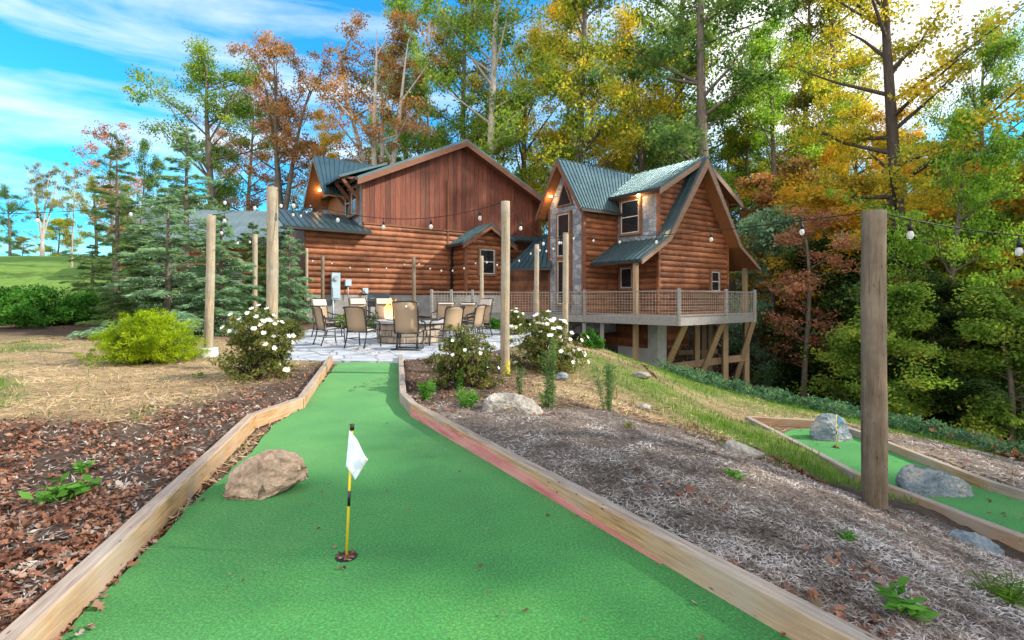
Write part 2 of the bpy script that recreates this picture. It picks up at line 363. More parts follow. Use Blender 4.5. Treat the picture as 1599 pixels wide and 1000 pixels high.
LM = {
 'green': leafm('green foliage', st((.035, .07, .014), (.075, .135, .024), (.14, .20, .035), (.24, .24, .045)), .42),
 'shade': leafm('deep green leaves in shade of wood', st((.010, .022, .008), (.022, .045, .014), (.05, .08, .022), (.16, .17, .04)), .4),  # wood's shade put into the leaf colour, darker than the other greens
 'bright': leafm('bright green foliage', st((.04, .085, .015), (.09, .17, .025), (.16, .26, .04), (.24, .30, .05)), .45),
 'dark': leafm('dark green foliage', st((.022, .05, .016), (.045, .09, .028), (.08, .135, .04), (.14, .17, .05))),
 'olive': leafm('olive foliage', st((.04, .055, .015), (.09, .10, .025), (.16, .14, .035), (.24, .17, .045))),
 'yellow': leafm('yellow foliage', st((.07, .09, .015), (.20, .19, .025), (.36, .27, .03), (.48, .31, .035)), .45),
 'gold': leafm('golden foliage', st((.10, .10, .02), (.26, .18, .025), (.42, .24, .03), (.46, .18, .03)), .45),
 'orange': leafm('orange foliage', st((.06, .06, .025), (.16, .095, .04), (.27, .125, .055), (.32, .19, .09)), .35),
 'rust': leafm('rust pink foliage', st((.08, .065, .05), (.18, .11, .08), (.29, .14, .10), (.32, .19, .15)), .35),
 'crimson': leafm('crimson foliage', st((.08, .05, .03), (.20, .085, .055), (.30, .13, .09), (.32, .21, .08)), .4),
 'mixed': leafm('green and yellow foliage', st((.04, .075, .015), (.11, .16, .025), (.25, .24, .035), (.42, .29, .04)), .45),
 'spruce': leafm('blue green needles', st((.07, .13, .08), (.15, .25, .16), (.23, .36, .24), (.33, .46, .32)), .4, 1.4),
 'spruce_dark': leafm('dark green needles', st((.045, .08, .035), (.09, .155, .065), (.14, .22, .09), (.22, .31, .12)), .4, 1.4),
 'lime': leafm('lime green needles', st((.09, .14, .008), (.17, .26, .010), (.28, .38, .015), (.38, .46, .025)), .3, 3),
 'azalea': leafm('azalea leaves', st((.035, .06, .018), (.08, .105, .03), (.15, .15, .045), (.24, .20, .075)), .35, 4),
 'shrub': leafm('deep green shrub leaves', st((.015, .05, .010), (.03, .11, .018), (.06, .18, .025), (.10, .24, .04)), .25, 2),
 'weed': leafm('fresh green weed', st((.04, .12, .02), (.07, .20, .03), (.12, .28, .05), (.16, .34, .07)), .35, 3),
 'weedgrey': leafm('grey green stems', st((.05, .10, .04), (.09, .16, .065), (.14, .22, .09), (.20, .27, .12)), .4, 3),
 'bluegreen': leafm('blue green ground cover', st((.02, .055, .03), (.04, .10, .055), (.08, .16, .09), (.14, .23, .14)), .3, 2),
 'grass': leafm('grass blades', st((.04, .09, .015), (.07, .15, .02), (.12, .22, .03), (.18, .24, .05)), .35, .8),
 'straw': leafm('dry straw', st((.18, .13, .075), (.36, .26, .15), (.52, .39, .23), (.62, .50, .32)), .2, .8),
 'mulch': leafm('shredded mulch', st((.055, .042, .036), (.19, .15, .13), (.35, .30, .27), (.58, .52, .49)), .05, 3),
 'litter': leafm('fallen leaves', st((.05, .028, .022), (.12, .06, .042), (.23, .10, .062), (.28, .17, .12), (.38, .33, .30)), .1, 6),
 'petal': leafm('white petals', st((.62, .60, .60), (.74, .73, .76), (.80, .80, .82), (.84, .84, .84)), .3, 3),
}
M['bark'] = simple('grey bark', (.115, .095, .075), .95, var=.4, scale=5, ms=(4, 4, .7))
M['bark_pale'] = simple('pale bark', (.34, .31, .27), .95, var=.3, scale=5, ms=(4, 4, .7))
M['bark_dark'] = simple('dark bark', (.06, .046, .036), .95, var=.4, scale=5, ms=(4, 4, .7))

# ------------------------------------------------------------------ terrain
CP = [(-3,-5,0),(0,-5,0),(-12,-5,0),(12,-5,-2.2),(30,-5,-4.5),(-30,-5,0),(-2.8,2,.03),(-2.8,4,.03),(-6,3,.03),(-12,6,.05),(-4,8,.0),(-8,10,0),(-8,14,.1),
 (0,0,0),(.9,2.6,.04),(.2,4,.05),(-.4,5,.03),(-1,7,.0),(1.8,1.5,-.1),(2.4,2.4,-.3),(2.2,3.6,-.22),(3.11,4.3,-.5),(3.7,4.0,-.74),(3.9,3.0,-.72),(2.45,5.33,-.38),(1.4,4.4,.0),(0,5.5,.03),(.5,6.7,-.05),(1.3,6.8,-.15),(-.1,8.5,.0),(.7,9.4,.03),
 (1.2,12,.05),(3.0,11.5,-.28),(4.7,12.5,-.85),(6.2,12.5,-1.25),(7.4,12,-1.4),(2.2,8.5,-.3),(3.2,8.5,-.62),(3.4,6.5,-.68),
 (4.0,4.4,-.86),(4.0,6,-.88),(4.0,9,-.9),(4.8,10,-.95),(5.6,9,-.93),(5.6,6,-.93),(5.9,5,-.93),(6.6,8,-1.1),(7,5,-1.1),(5,2.5,-.95),(8,2,-1.5),
 (3.0,17.5,-.35),(2.6,20,-.5),(1.2,20.5,.0),(5.3,17.3,-1.3),(6.2,21,-1.75),(8.7,20.5,-2.3),(10,19,-2.5),(10.5,24,-2.9),(14,14,-2.9),(14,6,-2.8),(20,10,-4.2),(24,20,-4.6),(18,28,-4.4),(10,32,-3.0),
 (30,32,-3.5),(40,25,-2),(45,45,2),(30,60,3),(10,60,3),(-5,60,4),(0,38,1),(-3,20,.4),(-8,21,.5),(-3,15,.1),(-6.5,15,.12),(0,16,.1),(-5,11,.0),(-11,18,.25),(-20,17,.3),(-16,24,1.2),(-20,32,3.0),(-22,46,5.1),(-45,46,5.2),(-40,30,3.2),(-30,20,.8),(-12,45,4.4),(-60,60,6),(60,80,8),(0,90,7),(-70,20,1),(-60,100,8),(80,20,-1),(80,120,14),(-80,140,9),(60,-5,-6)]
CPa = np.array(CP, dtype=float)
_d = np.linalg.norm(CPa[:, None, :2] - CPa[None, :, :2], axis=2)
_n = len(CPa)
_A = np.zeros((_n + 3, _n + 3)); _A[:_n, :_n] = _d; _A[:_n, _n] = 1; _A[:_n, _n + 1:] = CPa[:, :2]
_A[_n, :_n] = 1; _A[_n + 1:, :_n] = CPa[:, :2].T
_w = np.linalg.solve(_A, np.concatenate([CPa[:, 2], np.zeros(3)]))
def inpoly(x, y, P):
    x = np.asarray(x); y = np.asarray(y); r = np.zeros(x.shape, bool); n = len(P)
    for i in range(n):
        x0, y0 = P[i][0], P[i][1]; x1, y1 = P[(i + 1) % n][0], P[(i + 1) % n][1]
        c = ((y0 > y) != (y1 > y)); xx = (x1 - x0) * (y - y0) / ((y1 - y0) if y1 != y0 else 1e-9) + x0
        r ^= c & (x < xx)
    return r
# borders of the two greens
RI = [G(1900, 1390), G(1241, 1000), G(640, 648), G(623.5, 628), G(622, 563)]
LI = [G(-240, 1338), G(400, 666), G(475, 638), G(520, 566)]
_sh = Vector((.05, .02, 0))
TURF = [G(1900, 1390) + _sh, G(1241, 1000) + _sh, G(640, 648) + _sh, G(623.5, 628) + _sh, G(622, 565) + _sh, G(527, 567), G(478, 628), G(452, 648), G(420, 672), G(398, 700), G(345, 748), G(290, 795), G(90, 1000), G(-240, 1338)]
BED1 = [p.copy() for p in RI] + [G(520, 566), G(475, 638), G(400, 666), G(-240, 1338)]
Z2 = -.88
T2N = [G(1172, 660, Z2), G(1345, 752, Z2), G(1599, 852, Z2), G(2000, 1000, Z2)]
T2F = [G(1290, 667, Z2), G(1345, 686, Z2), G(1540, 765, Z2), G(1720, 815, Z2), G(2100, 935, Z2)]
TURF2 = [G(1235, 672, Z2)] + [G(1215, 680, Z2)] + T2N[1:] + T2F[::-1]
BED2 = T2N + T2F[::-1]
PATIO = [(-5.3, 11.2), (-4.6, 10.35), (-3.6, 10.15), (-2.2, 10.12), (-1.2, 10.4), (-.35, 11.6), (.35, 13.5), (.8, 16), (.5, 18.6), (-1.5, 19.2), (-5, 19.3), (-7.2, 18.5), (-7.4, 15.5), (-6.3, 13)]
def patz(y): return .03 + .02 * (y - 10)
def near_edges(x, y, P, w):
    m_ = np.zeros(x.shape, bool)
    for a, q in zip(P[:-1], P[1:]):
        dx, dy = q.x - a.x, q.y - a.y; t = np.clip(((x - a.x) * dx + (y - a.y) * dy) / (dx * dx + dy * dy), 0, 1)
        m_ |= np.hypot(x - a.x - t * dx, y - a.y - t * dy) < w
    return m_
def terr(x, y):
    x = np.asarray(x, float); y = np.asarray(y, float); sh = x.shape; xf = x.ravel(); yf = y.ravel(); z = np.zeros(len(xf))
    for i in range(_n): z += _w[i] * np.hypot(xf - CPa[i, 0], yf - CPa[i, 1])
    z += _w[_n] + _w[_n + 1] * xf + _w[_n + 2] * yf
    far = np.clip((np.hypot(xf, yf) - 130) / 120, 0, 1); z = z * (1 - far) + 9 * far
    b = .02 * np.sin(xf * 3.1 + yf * 1.7) * np.sin(yf * 2.3 - xf) + .012 * np.sin(xf * 8.3 + 2) * np.sin(yf * 7.1)
    z += b
    z = np.where(inpoly(xf, yf, BED1) | near_edges(xf, yf, RI, .085) | near_edges(xf, yf, LI, .085), -.035, z)
    z = np.where(inpoly(xf, yf, BED2) | near_edges(xf, yf, T2N, .085) | near_edges(xf, yf, [T2N[0]] + T2F, .085), Z2 - .035, z)
    z = np.where(inpoly(xf, yf, PATIO), patz(yf) - .05, z)
    return z.reshape(sh)
def tz(x, y): return float(terr(np.array([x]), np.array([y]))[0])
def grid_axis(lo, hi, flo, fhi, step, grow=1.16):
    a = list(np.arange(flo, fhi, step)); s = step; v = a[-1]
    while v < hi: s *= grow; v += s; a.append(v)
    s = step; v = a[0]; b = []
    while v > lo: s *= grow; v -= s; b.append(v)
    return np.array(b[::-1] + a)
gx = grid_axis(-900, 900, -4.5, 6.5, .06, 1.12); gy = grid_axis(-12, 1200, 1.2, 10.6, .06, 1.05)
XX, YY = np.meshgrid(gx, gy); ZZ = terr(XX, YY)
nx, ny = len(gx), len(gy)
idx = np.arange(nx * ny).reshape(ny, nx)
quads = np.stack([idx[:-1, :-1], idx[:-1, 1:], idx[1:, 1:], idx[1:, :-1]], -1).reshape(-1, 4)
tv = np.stack([XX, YY, ZZ], -1).reshape(-1, 3)
tme = mesh_np('ground', tv, quads)
# zones: litter, mulch, straw, lawn, forest floor
def vnoise(x, y, s, o=0.0):
    return (np.sin(x * s + 1.3 * np.sin(y * s * .8 + o) + o) * np.sin(y * s * 1.1 + 1.7 * np.sin(x * s * .6 + o * 2)) + .5 * np.sin(x * s * 2.3 + y * s * 1.9 + o)) / 1.5
MULCH = [(-1.25, 5.75), (-.2, 6.0), (.6, 6.1), (1.25, 6.35), (1.9, 5.9), (2.35, 5.15), (2.9, 4.9), (3.5, 4.75), (3.95, 4.7), (4.1, 4.2), (4.6, 3.4), (6, 1), (5, -4), (.2, -4), (1.05, 1.88), (0, 3.6)]
def zones(x, y):
    n1 = vnoise(x, y, 1.3); n2 = vnoise(x, y, 3.7, 2.); n3 = vnoise(x, y, .5, 4.)
    jx = x + .12 * n2; jy = y + .15 * n2
    mul = inpoly(jx, jy, MULCH).astype(float)
    mul = np.maximum(mul, ((x > 5.6) & (x < 9.5) & (y < 9.5 - .3 * n2) & (y > 1)).astype(float) * .9)
    right = (x > -1.6 + .0 * y) & (y < 22)
    left = x < -1.6
    # left ground: litter close to the green, straw farther off
    dl = (y - 5.2) + (-x - 2.6) * .55
    straw_l = np.clip((dl + n1 * .8 - .2) / 1.1, 0, 1) * left * np.clip((-x - 3.3 + n2 * .2) / 1.2, 0, 1) * np.clip((15.5 - y) / 2, 0, 1)
    lawn_l = np.clip((y - 20 - x * 0 + n1) / 2, 0, 1) * (x < -9)
    gpatch = np.clip((n1 + .55 * n3 + .4 * n2 - .12) * 1.6, 0, 1)
    # right slope: straw and grass
    gs = np.exp(-(((x - 2.9) * .8 + (y - 8.5) * .35) / 1.0) ** 2) * (y > 5.2) * (x > .8)
    gs = np.maximum(gs, np.clip((x - 2.6) / 1.0, 0, 1) * np.clip((y - 9.) / 2, 0, 1))
    grass_r = np.clip(gs * (1 + .5 * n1) - mul, 0, 1) * right
    straw_r = np.clip((y - 5.9) / .8, 0, 1) * np.clip((x + .3) / .8, 0, 1) * right * (1 - mul)
    straw_r = np.clip(straw_r * (.75 + .5 * n2), 0, 1)
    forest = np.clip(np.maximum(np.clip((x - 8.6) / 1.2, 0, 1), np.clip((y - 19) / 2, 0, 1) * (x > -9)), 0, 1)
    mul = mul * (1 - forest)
    grass = np.clip(np.maximum(grass_r * (1 - forest), lawn_l) + straw_l * gpatch * .85, 0, 1)
    straw = np.clip(np.maximum(straw_l, straw_r) * (1 - grass) * (1 - forest), 0, 1)
    inside = inpoly(x, y, BED1) | inpoly(x, y, BED2)
    mul = np.where(inside, 0, mul); straw = np.where(inside, .25, straw); grass = np.where(inside, 0, grass)
    lit = np.clip(1 - mul - straw - grass - forest, 0, 1)
    return lit, mul, straw, grass, forest, lawn_l
zl, zm, zs, zg, zf, zlawn = zones(tv[:, 0], tv[:, 1])
colr = (zl[:, None] * np.array([.10, .07, .055]) + zm[:, None] * np.array([.19, .155, .135]) + zs[:, None] * np.array([.33, .245, .15])
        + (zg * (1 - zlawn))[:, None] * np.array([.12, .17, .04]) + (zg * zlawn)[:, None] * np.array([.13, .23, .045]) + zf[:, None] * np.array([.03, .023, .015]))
ca = tme.color_attributes.new('zone', 'FLOAT_COLOR', 'POINT')
ca.data.foreach_set('color', np.concatenate([np.clip(colr, 0, 1), np.ones((len(colr), 1))], 1).astype(np.float32).ravel())
m, t, b = NT('ground surface', .95, 0, .1)
at = N(t, 'ShaderNodeAttribute', attribute_name='zone'); co = N(t, 'ShaderNodeTexCoord').outputs['Object']
na = noise_tex(t, 22, 8, .75, coord=co); nb = noise_tex(t, 2.2, 5, .65, coord=co)
c = mix(t, at.outputs[0], ramp(t, na, [(.3, (.42, .42, .42)), (.55, (1, 1, 1)), (.75, (1.8, 1.7, 1.6))]), 1.0, 'MULTIPLY')
c = mix(t, c, ramp(t, nb, [(.3, (.7, .72, .7)), (.7, (1.25, 1.2, 1.15))]), 1.0, 'MULTIPLY')
t.links.new(c, b.inputs['Base Color']); bump(t, b, na, .9, .04)
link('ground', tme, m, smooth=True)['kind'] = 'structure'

def sheet(name, poly, zf, mat, thick=.03, kind='structure'):
    me = bpy.data.meshes.new(name); bm = bmesh.new()
    P = [Vector((p[0], p[1], zf(p[0], p[1]))) for p in poly]
    mb = MB(); mb.prism([p - Vector((0, 0, thick)) for p in P], (0, 0, thick))
    o = mb.build(name, mat); o['kind'] = kind; return o
def rag(poly, amt=.012, step=.12):
    out = []
    n = len(poly)
    for i in range(n):
        a = Vector(poly[i][:2]); q = Vector(poly[(i + 1) % n][:2]); k = max(1, int((q - a).length / step))
        for j in range(k):
            p = a.lerp(q, j / k); w = noise.noise(Vector((p.x * 4, p.y * 4, 3))) * amt * 2
            out.append((p.x + w, p.y + w))
    return out
sheet('putting_green', rag(TURF, .02), lambda x, y: 0.0, M['turf'])
sheet('lower_putting_green', rag(TURF2, .02), lambda x, y: Z2, M['turf'])
sheet('patio_paving', rag(PATIO, .05, .3), lambda x, y: patz(y), M['patio'], .12)

# ------------------------------------------------------------------ scattered stuff on the ground
def rhombs(P, L, Wd, dirv, nrm, cup=0.0):
    "rhombus leaves: centre P, length L, width Wd, along dirv, in plane with normal nrm"
    dirv = dirv / np.linalg.norm(dirv, axis=1, keepdims=True)
    s = np.cross(nrm, dirv); s /= (np.linalg.norm(s, axis=1, keepdims=True) + 1e-9)
    L = np.broadcast_to(L, (len(P),))[:, None]; Wd = np.broadcast_to(Wd, (len(P),))[:, None]
    up = np.cross(dirv, s)
    v = np.stack([P - dirv * L / 2, P + s * Wd / 2 + up * cup, P + dirv * L / 2, P - s * Wd / 2 + up * cup], 1).reshape(-1, 3)
    f = np.arange(len(P) * 4).reshape(-1, 4)
    return v, f
def rnd_unit(n):
    v = rng.normal(size=(n, 3)); return v / np.linalg.norm(v, axis=1, keepdims=True)
def scatter(n, x0, x1, y0, y1, wfun, pw=1.6):
    "random ground points, denser near the viewer's end, kept with probability wfun"
    u = rng.random(n); y = (y0 ** (1 - pw) + u * (y1 ** (1 - pw) - y0 ** (1 - pw))) ** (1 / (1 - pw))
    x = x0 + rng.random(n) * (x1 - x0)
    x = np.where(rng.random(n) < .65, np.clip(rng.normal(0, 1, n) * 1.0, -1.15, 1.15) * y * .95, x)
    x = np.clip(x, x0, x1)
    k = rng.random(n) < wfun(x, y)
    return x[k], y[k]
OAK = np.array([(-.5, 0), (-.28, .16), (-.2, .34), (-.06, .17), (.1, .42), (.2, .18), (.38, .22), (.5, 0), (.36, -.24), (.2, -.16), (.06, -.44), (-.08, -.18), (-.24, -.32), (-.3, -.12)])
def oak_bits(P, L, Wd, dirv, nrm):
    dirv = dirv / np.linalg.norm(dirv, axis=1, keepdims=True); s_ = np.cross(nrm, dirv); s_ /= np.linalg.norm(s_, axis=1, keepdims=True) + 1e-9
    up = np.cross(dirv, s_); n = len(P); cu = rng.uniform(-.5, 1.3, n)[:, None, None]
    u = OAK[None, :, 0:1] + rng.normal(0, .035, (n, 14, 1)); w = OAK[None, :, 1:2] + rng.normal(0, .05, (n, 14, 1)); L = L[:, None, None]; Wd = Wd[:, None, None] * 1.5
    v = P[:, None, :] + dirv[:, None, :] * u * L + s_[:, None, :] * w * Wd + up[:, None, :] * (u * u + w * w) * L * cu * .8
    return v.reshape(-1, 3), np.arange(n * 14).reshape(-1, 14)
def flat_bits(name, x, y, L, Wd, tilt, mat, lift=.01, label=None, cat=None, zfun=terr, arcs=False):
    n = len(x); z = zfun(x, y) + lift * rng.random(n)
    a = rng.random(n) * 2 * np.pi
    d = np.stack([np.cos(a), np.sin(a), rng.normal(0, tilt, n)], 1)
    nr = np.stack([rng.normal(0, tilt * 1.3, n), rng.normal(0, tilt * 1.3, n), np.ones(n)], 1)
    if Wd > .02: v, f = oak_bits(np.stack([x, y, z + .006], 1), L * (.35 + 1.0 * rng.random(n) ** 1.5), Wd * (.4 + .8 * rng.random(n)), d, nr)
    else: v, f = rhombs(np.stack([x, y, z + .004], 1), L * (.5 + rng.random(n)), Wd * (.6 + .8 * rng.random(n)), d, nr)
    o = link(name, mesh_np(name, v, f), mat); tag(o, label, cat, kind='stuff'); return o
def z_(i, ex=True):
    def fn(x, y):
        z = zones(x, y)[i]
        if ex:
            z = z * ~(inpoly(x, y, TURF) | inpoly(x, y, TURF2) | inpoly(x, y, PATIO))
        return z
    return fn
x, y = scatter(300000, -6, 6, 1.2, 9.5, z_(1), 1.5)
flat_bits('mulch', x, y, .044, .0058, .28, LM['mulch'], .02, 'grey brown shredded bark mulch spread between the timber border and the slope', 'mulch')
clump = lambda x, y: np.clip(.42 + .9 * vnoise(x, y, 4.1, 1.), .10, 1)
x, y = scatter(190000, -9, 3, 1.3, 16, lambda x, y: z_(0)(x, y) * clump(x, y), 1.7)
flat_bits('fallen_leaves', x, y, .052, .032, .5, LM['litter'], .02, 'brown and russet fallen oak leaves lying on dark soil beside the green', 'leaves')
x, y = scatter(90000, -9, 3, 1.3, 14, lambda x, y: z_(0)(x, y) * .8, 1.6)
flat_bits('soil_crumbs', x, y, .045, .010, .3, LM['mulch'], .012, 'dark bark crumbs and twigs on the soil left of the green', 'mulch')
x, y = scatter(40000, 5, 11, 3.5, 10, z_(1), 1.2)
flat_bits('mulch', x, y, .09, .014, .28, LM['mulch'], .02, 'grey shredded mulch strip beyond the lower green', 'mulch')
bl = lambda x, y: np.clip(vnoise(x, y, 2.7, 3.) - .25, 0, 1) * (z_(1)(x, y) + z_(2)(x, y)) * .5
x, y = scatter(40000, -7, 7, 1.3, 13, bl, 1.7)
flat_bits('scattered_leaves', x, y, .08, .05, .35, LM['litter'], .02, 'brown leaves blown over the mulch and straw in small drifts', 'leaves')
x, y = scatter(120000, -13, 6, 2.5, 16, z_(2), 1.35)
flat_bits('straw', x, y, .17, .008, .22, LM['straw'], .04, 'tan dry straw and dead grass covering the bare ground', 'straw')
def blades(name, x, y, h, w, mat, label, cat):
    n = len(x); z = terr(x, y); hh = h * (.5 + rng.random(n)); a = rng.random(n) * 2 * np.pi; ln = rng.random(n) * .6
    base = np.stack([x, y, z], 1); sd = np.stack([np.cos(a), np.sin(a), np.zeros(n)], 1) * w / 2
    tip = base + np.stack([-np.sin(a) * ln * hh, np.cos(a) * ln * hh, hh], 1)
    v = np.stack([base - sd, base + sd, tip], 1).reshape(-1, 3)
    o = link(name, mesh_np(name, v, np.arange(n * 3).reshape(-1, 3)), mat); tag(o, label, cat, kind='stuff')
x, y = scatter(130000, -13, 9, 2.5, 18, lambda x, y: z_(3)(x, y) * .8 + z_(2)(x, y) * .04, 1.2)
blades('grass', x, y, .075, .012, LM['grass'], 'short green grass growing on the slope and among the straw', 'grass')
# few bits lying on the hard surfaces
x, y = scatter(9000, -8, 1.5, 10.3, 19, lambda x, y: inpoly(x, y, PATIO) * np.clip(.05 + .25 * vnoise(x, y, 1.9, 5.), 0, 1), 1.2)
flat_bits('patio_leaves', x, y, .09, .06, .2, LM['litter'], .01, 'dry leaves blown over the pale patio paving', 'leaves', zfun=lambda x, y: patz(y) + .01)
def nearedge(x, y):
    e = np.minimum.reduce([np.abs((x - a.x) * (q.y - a.y) - (y - a.y) * (q.x - a.x)) / (q - a).length for a, q in ((LI[0], LI[1]), (LI[1], LI[2]))])
    return inpoly(x, y, BED1) * np.where(x < -.6, np.exp(-(e / .07) ** 2), 0) * .5 + inpoly(x, y, BED1) * ~inpoly(x, y, TURF) * (x < -1.9) * .9
x, y = scatter(30000, -4, 2, 1.3, 9, nearedge, 1.5)
flat_bits('edge_debris', x, y, .05, .03, .25, LM['litter'], .008, 'leaf crumbs and bark gathered along the left timber edge', 'leaves', zfun=lambda x, y: np.where(inpoly(x, y, TURF), .003, -.03))
x, y = scatter(900, -3, 1, 1.4, 9, lambda x, y: inpoly(x, y, TURF) * .22, 1.5)
flat_bits('green_debris', x, y, .028, .022, .3, LM['litter'], .004, 'few stray leaf bits on the near putting green', 'leaves', zfun=lambda x, y: np.full(x.shape, .003))
x, y = scatter(2600, 3.5, 9, 3.5, 9.5, lambda x, y: inpoly(x, y, TURF2) * .35, 1.2)
flat_bits('green_debris', x, y, .05, .03, .3, LM['litter'], .005, 'small dry leaves lying on the lower putting green', 'leaves', zfun=lambda x, y: np.full(x.shape, Z2 + .004))

# ------------------------------------------------------------------ timber borders
def beam(a, b, w, h, mat, label, side, z0=-.02, ext=.0, name='border_timber', group='timbers edging the putting greens'):
    "a-b is the inner edge; side=+1 puts the timber to the left of a->b"
    a = Vector((a[0], a[1])); b = Vector((b[0], b[1])); d = (b - a); L = d.length; ang = math.atan2(d.y, d.x)
    o = empty(name, (a.x, a.y, z0), ang)
    n = max(2, int(L / .35)); vs = []; fs = []
    prof = [(0, 0), (0, h - .008), (.008, h), (w - .008, h), (w, h - .008), (w, 0)]
    k = len(prof)
    for i in range(n + 1):
        x = -ext + (L + 2 * ext) * i / n
        for (py, pz) in prof:
            jy = noise.noise(Vector((x * 1.5 + a.x * 9, py * 9, a.y))) * .004; jz = noise.noise(Vector((x * 1.2 + a.y * 7, 5, 1 + py * 5))) * .005
            vs.append((x, side * (py) + jy, pz + (jz if pz > 0 else 0)))
    for i in range(n):
        for j in range(k):
            p, q = i * k + j, i * k + (j + 1) % k
            fs.append((p, q, q + k, p + k))
    fs += [tuple(range(k)), tuple(range(n * k, n * k + k))[::-1]]
    mb = MB(); mb.add(vs, fs); me_o = mb.build(name, mat)
    me_o.location = o.location; me_o.rotation_euler = o.rotation_euler
    bpy.data.objects.remove(o)
    return tag(me_o, label, 'timber', group)
TW, TH = .085, .142
g1 = 'timbers edging the putting greens'
beam(LI[0], LI[1], TW, TH, M['timber'], 'long honey coloured timber on the left side of the near green, its top weathered', 1, ext=.0)
beam(LI[1], LI[2], TW, TH, M['timber'], 'short angled timber in the kink of the left border behind the tan boulder', 1, ext=.02)
beam(LI[2], LI[3], TW, TH, M['timber'], 'left border timber running up to the patio past the white flowering shrub', 1, ext=.02)
rb = beam(RI[0], RI[2], TW, TH, M['timber'], 'long weathered timber right of the near green, streaked grain and pink foot', -1)
kb = MB(); L_ = (RI[2].xy - RI[0].xy).length
kb.add([(L_ * .30, .012, .015), (L_ * .99, .012, .015), (L_ * .99, .012, .088), (L_ * .66, .012, .112), (L_ * .30, .012, .022),
        (L_ * .30, -.002, .015), (L_ * .99, -.002, .015), (L_ * .99, -.002, .088), (L_ * .66, -.002, .112), (L_ * .30, -.002, .022)],
       [(0, 1, 2, 3, 4), (9, 8, 7, 6, 5), (0, 5, 6, 1), (1, 6, 7, 2), (2, 7, 8, 3), (3, 8, 9, 4), (4, 9, 5, 0)])
kbo = kb.build('pink_strip', M['pink'], rb); kbo['label'] = 'pink strip at the foot of the timber'  # thin pink coloured strip over the lower inner face of the timber
beam(RI[2], RI[3], TW, TH, M['timber_grey'], 'very short corner timber where the right border turns towards the patio', -1, ext=.01)
beam(RI[3], RI[4], TW, TH, M['timber_grey'], 'silvered timber at the right of the green by the patio, beside the azalea', -1, ext=.02)
beam(T2N[0], T2N[1], TW, .13, M['timber_grey'], 'grey timber along the near side of the lower green, left of the thick post', -1, Z2 - .03, .02)
beam(T2N[1], T2N[2], TW, .13, M['timber'], 'brown timber along the near side of the lower green, right of the thick post', -1, Z2 - .03, .02)
beam(T2N[2], T2N[3], TW, .13, M['timber'], 'end piece of timber of the lower green leaving the right edge of the picture', -1, Z2 - .03, .02)
beam(T2N[0], T2F[0], TW, .13, M['timber'], 'timber closing the far end of the lower green, left of the blue boulder', 1, Z2 - .03, .03)
beam(T2F[0], T2F[1], TW, .13, M['timber_grey'], 'short timber behind the blue boulder on the lower green', 1, Z2 - .03, .02)
beam(T2F[1], T2F[2], TW, .13, M['timber'], 'long timber on the far side of the lower green beyond the thick post', 1, Z2 - .03, .02)
beam(T2F[2], T2F[4], TW, .13, M['timber_grey'], 'greyer timber beyond the lower green at the right edge of the picture', 1, Z2 - .03, .02)

# ------------------------------------------------------------------ boulders
def rock(px, py, zb, w, h, dep, seed, mat, label, rz=0, cuts=9, name='boulder', taper=None, Y=None):
    p = G(px, py, zb) if Y is None else V(px, Y, zb)
    bm = bmesh.new(); bmesh.ops.create_icosphere(bm, subdivisions=5, radius=1)
    rr = random.Random(seed); pl = []
    for i in range(cuts):
        v = Vector((rr.uniform(-1, 1), rr.uniform(-1, 1), rr.uniform(-.3, 1))).normalized(); pl.append((v, rr.uniform(.62, .88)))
    for v in bm.verts:
        c = v.co.copy()
        c *= 1 + .22 * noise.noise(c * 1.3 + Vector((seed, 0, 0)))
        for n, d in pl:
            e = c.dot(n) - d
            if e > 0: c -= n * e * .92
        c += c.normalized() * (.07 * noise.noise(c * 3.5 + Vector((0, seed, 0))) + .03 * noise.noise(c * 9 + Vector((0, seed, 3))) + .012 * noise.noise(c * 24))
        if taper: c.z *= 1 + taper * c.x
        v.co = c
    xs = [v.co.x for v in bm.verts]; ys = [v.co.y for v in bm.verts]; zs = [v.co.z for v in bm.verts]
    for v in bm.verts:
        v.co.x = ((v.co.x - min(xs)) / (max(xs) - min(xs)) - .5) * w
        v.co.y = ((v.co.y - min(ys)) / (max(ys) - min(ys)) - .5) * dep
        v.co.z = ((v.co.z - min(zs)) / (max(zs) - min(zs))) * h * 1.35 - h * .35
    me = bpy.data.meshes.new(name); bm.to_mesh(me); bm.free()
    o = link(name, me, mat, smooth=True); o.location = p + Vector((0, dep * .42, 0)); o.rotation_euler = (0, 0, rz)
    return tag(o, label, 'rock', None)
def rock_hull(px, py, zb, pts, mat, label, seed):
    bm = bmesh.new(); [bm.verts.new(p) for p in pts]
    res = bmesh.ops.convex_hull(bm, input=bm.verts); bmesh.ops.delete(bm, geom=[v for v in bm.verts if not v.link_faces], context='VERTS')
    bmesh.ops.bevel(bm, geom=list(bm.edges), offset=.018, segments=2, affect='EDGES', clamp_overlap=True)
    for _ in range(5):
        le = [e for e in bm.edges if e.calc_length() > .02]
        if not le: break
        bmesh.ops.subdivide_edges(bm, edges=le, cuts=1, use_grid_fill=True); bmesh.ops.triangulate(bm, faces=[f for f in bm.faces if len(f.verts) > 4])
        if len(bm.verts) > 14000: break
    bmesh.ops.triangulate(bm, faces=bm.faces); bm.normal_update()
    for v in bm.verts:
        c = v.co; k = Vector((seed * 7, 0, 0)); st_ = Vector((c.x * 4, c.y * 4, c.z * 13))
        v.co = c + v.normal * (.024 * noise.noise(c * 5 + k) - .020 * abs(noise.noise(st_ + k)) + .010 * noise.noise(c * 22 + k) + .006 * noise.noise(c * 60))
    me = bpy.data.meshes.new('boulder'); bm.to_mesh(me); bm.free(); o = link('boulder', me, mat); o.location = G(px, py, zb) + Vector((0, .16, 0))
    return tag(o, label, 'rock')
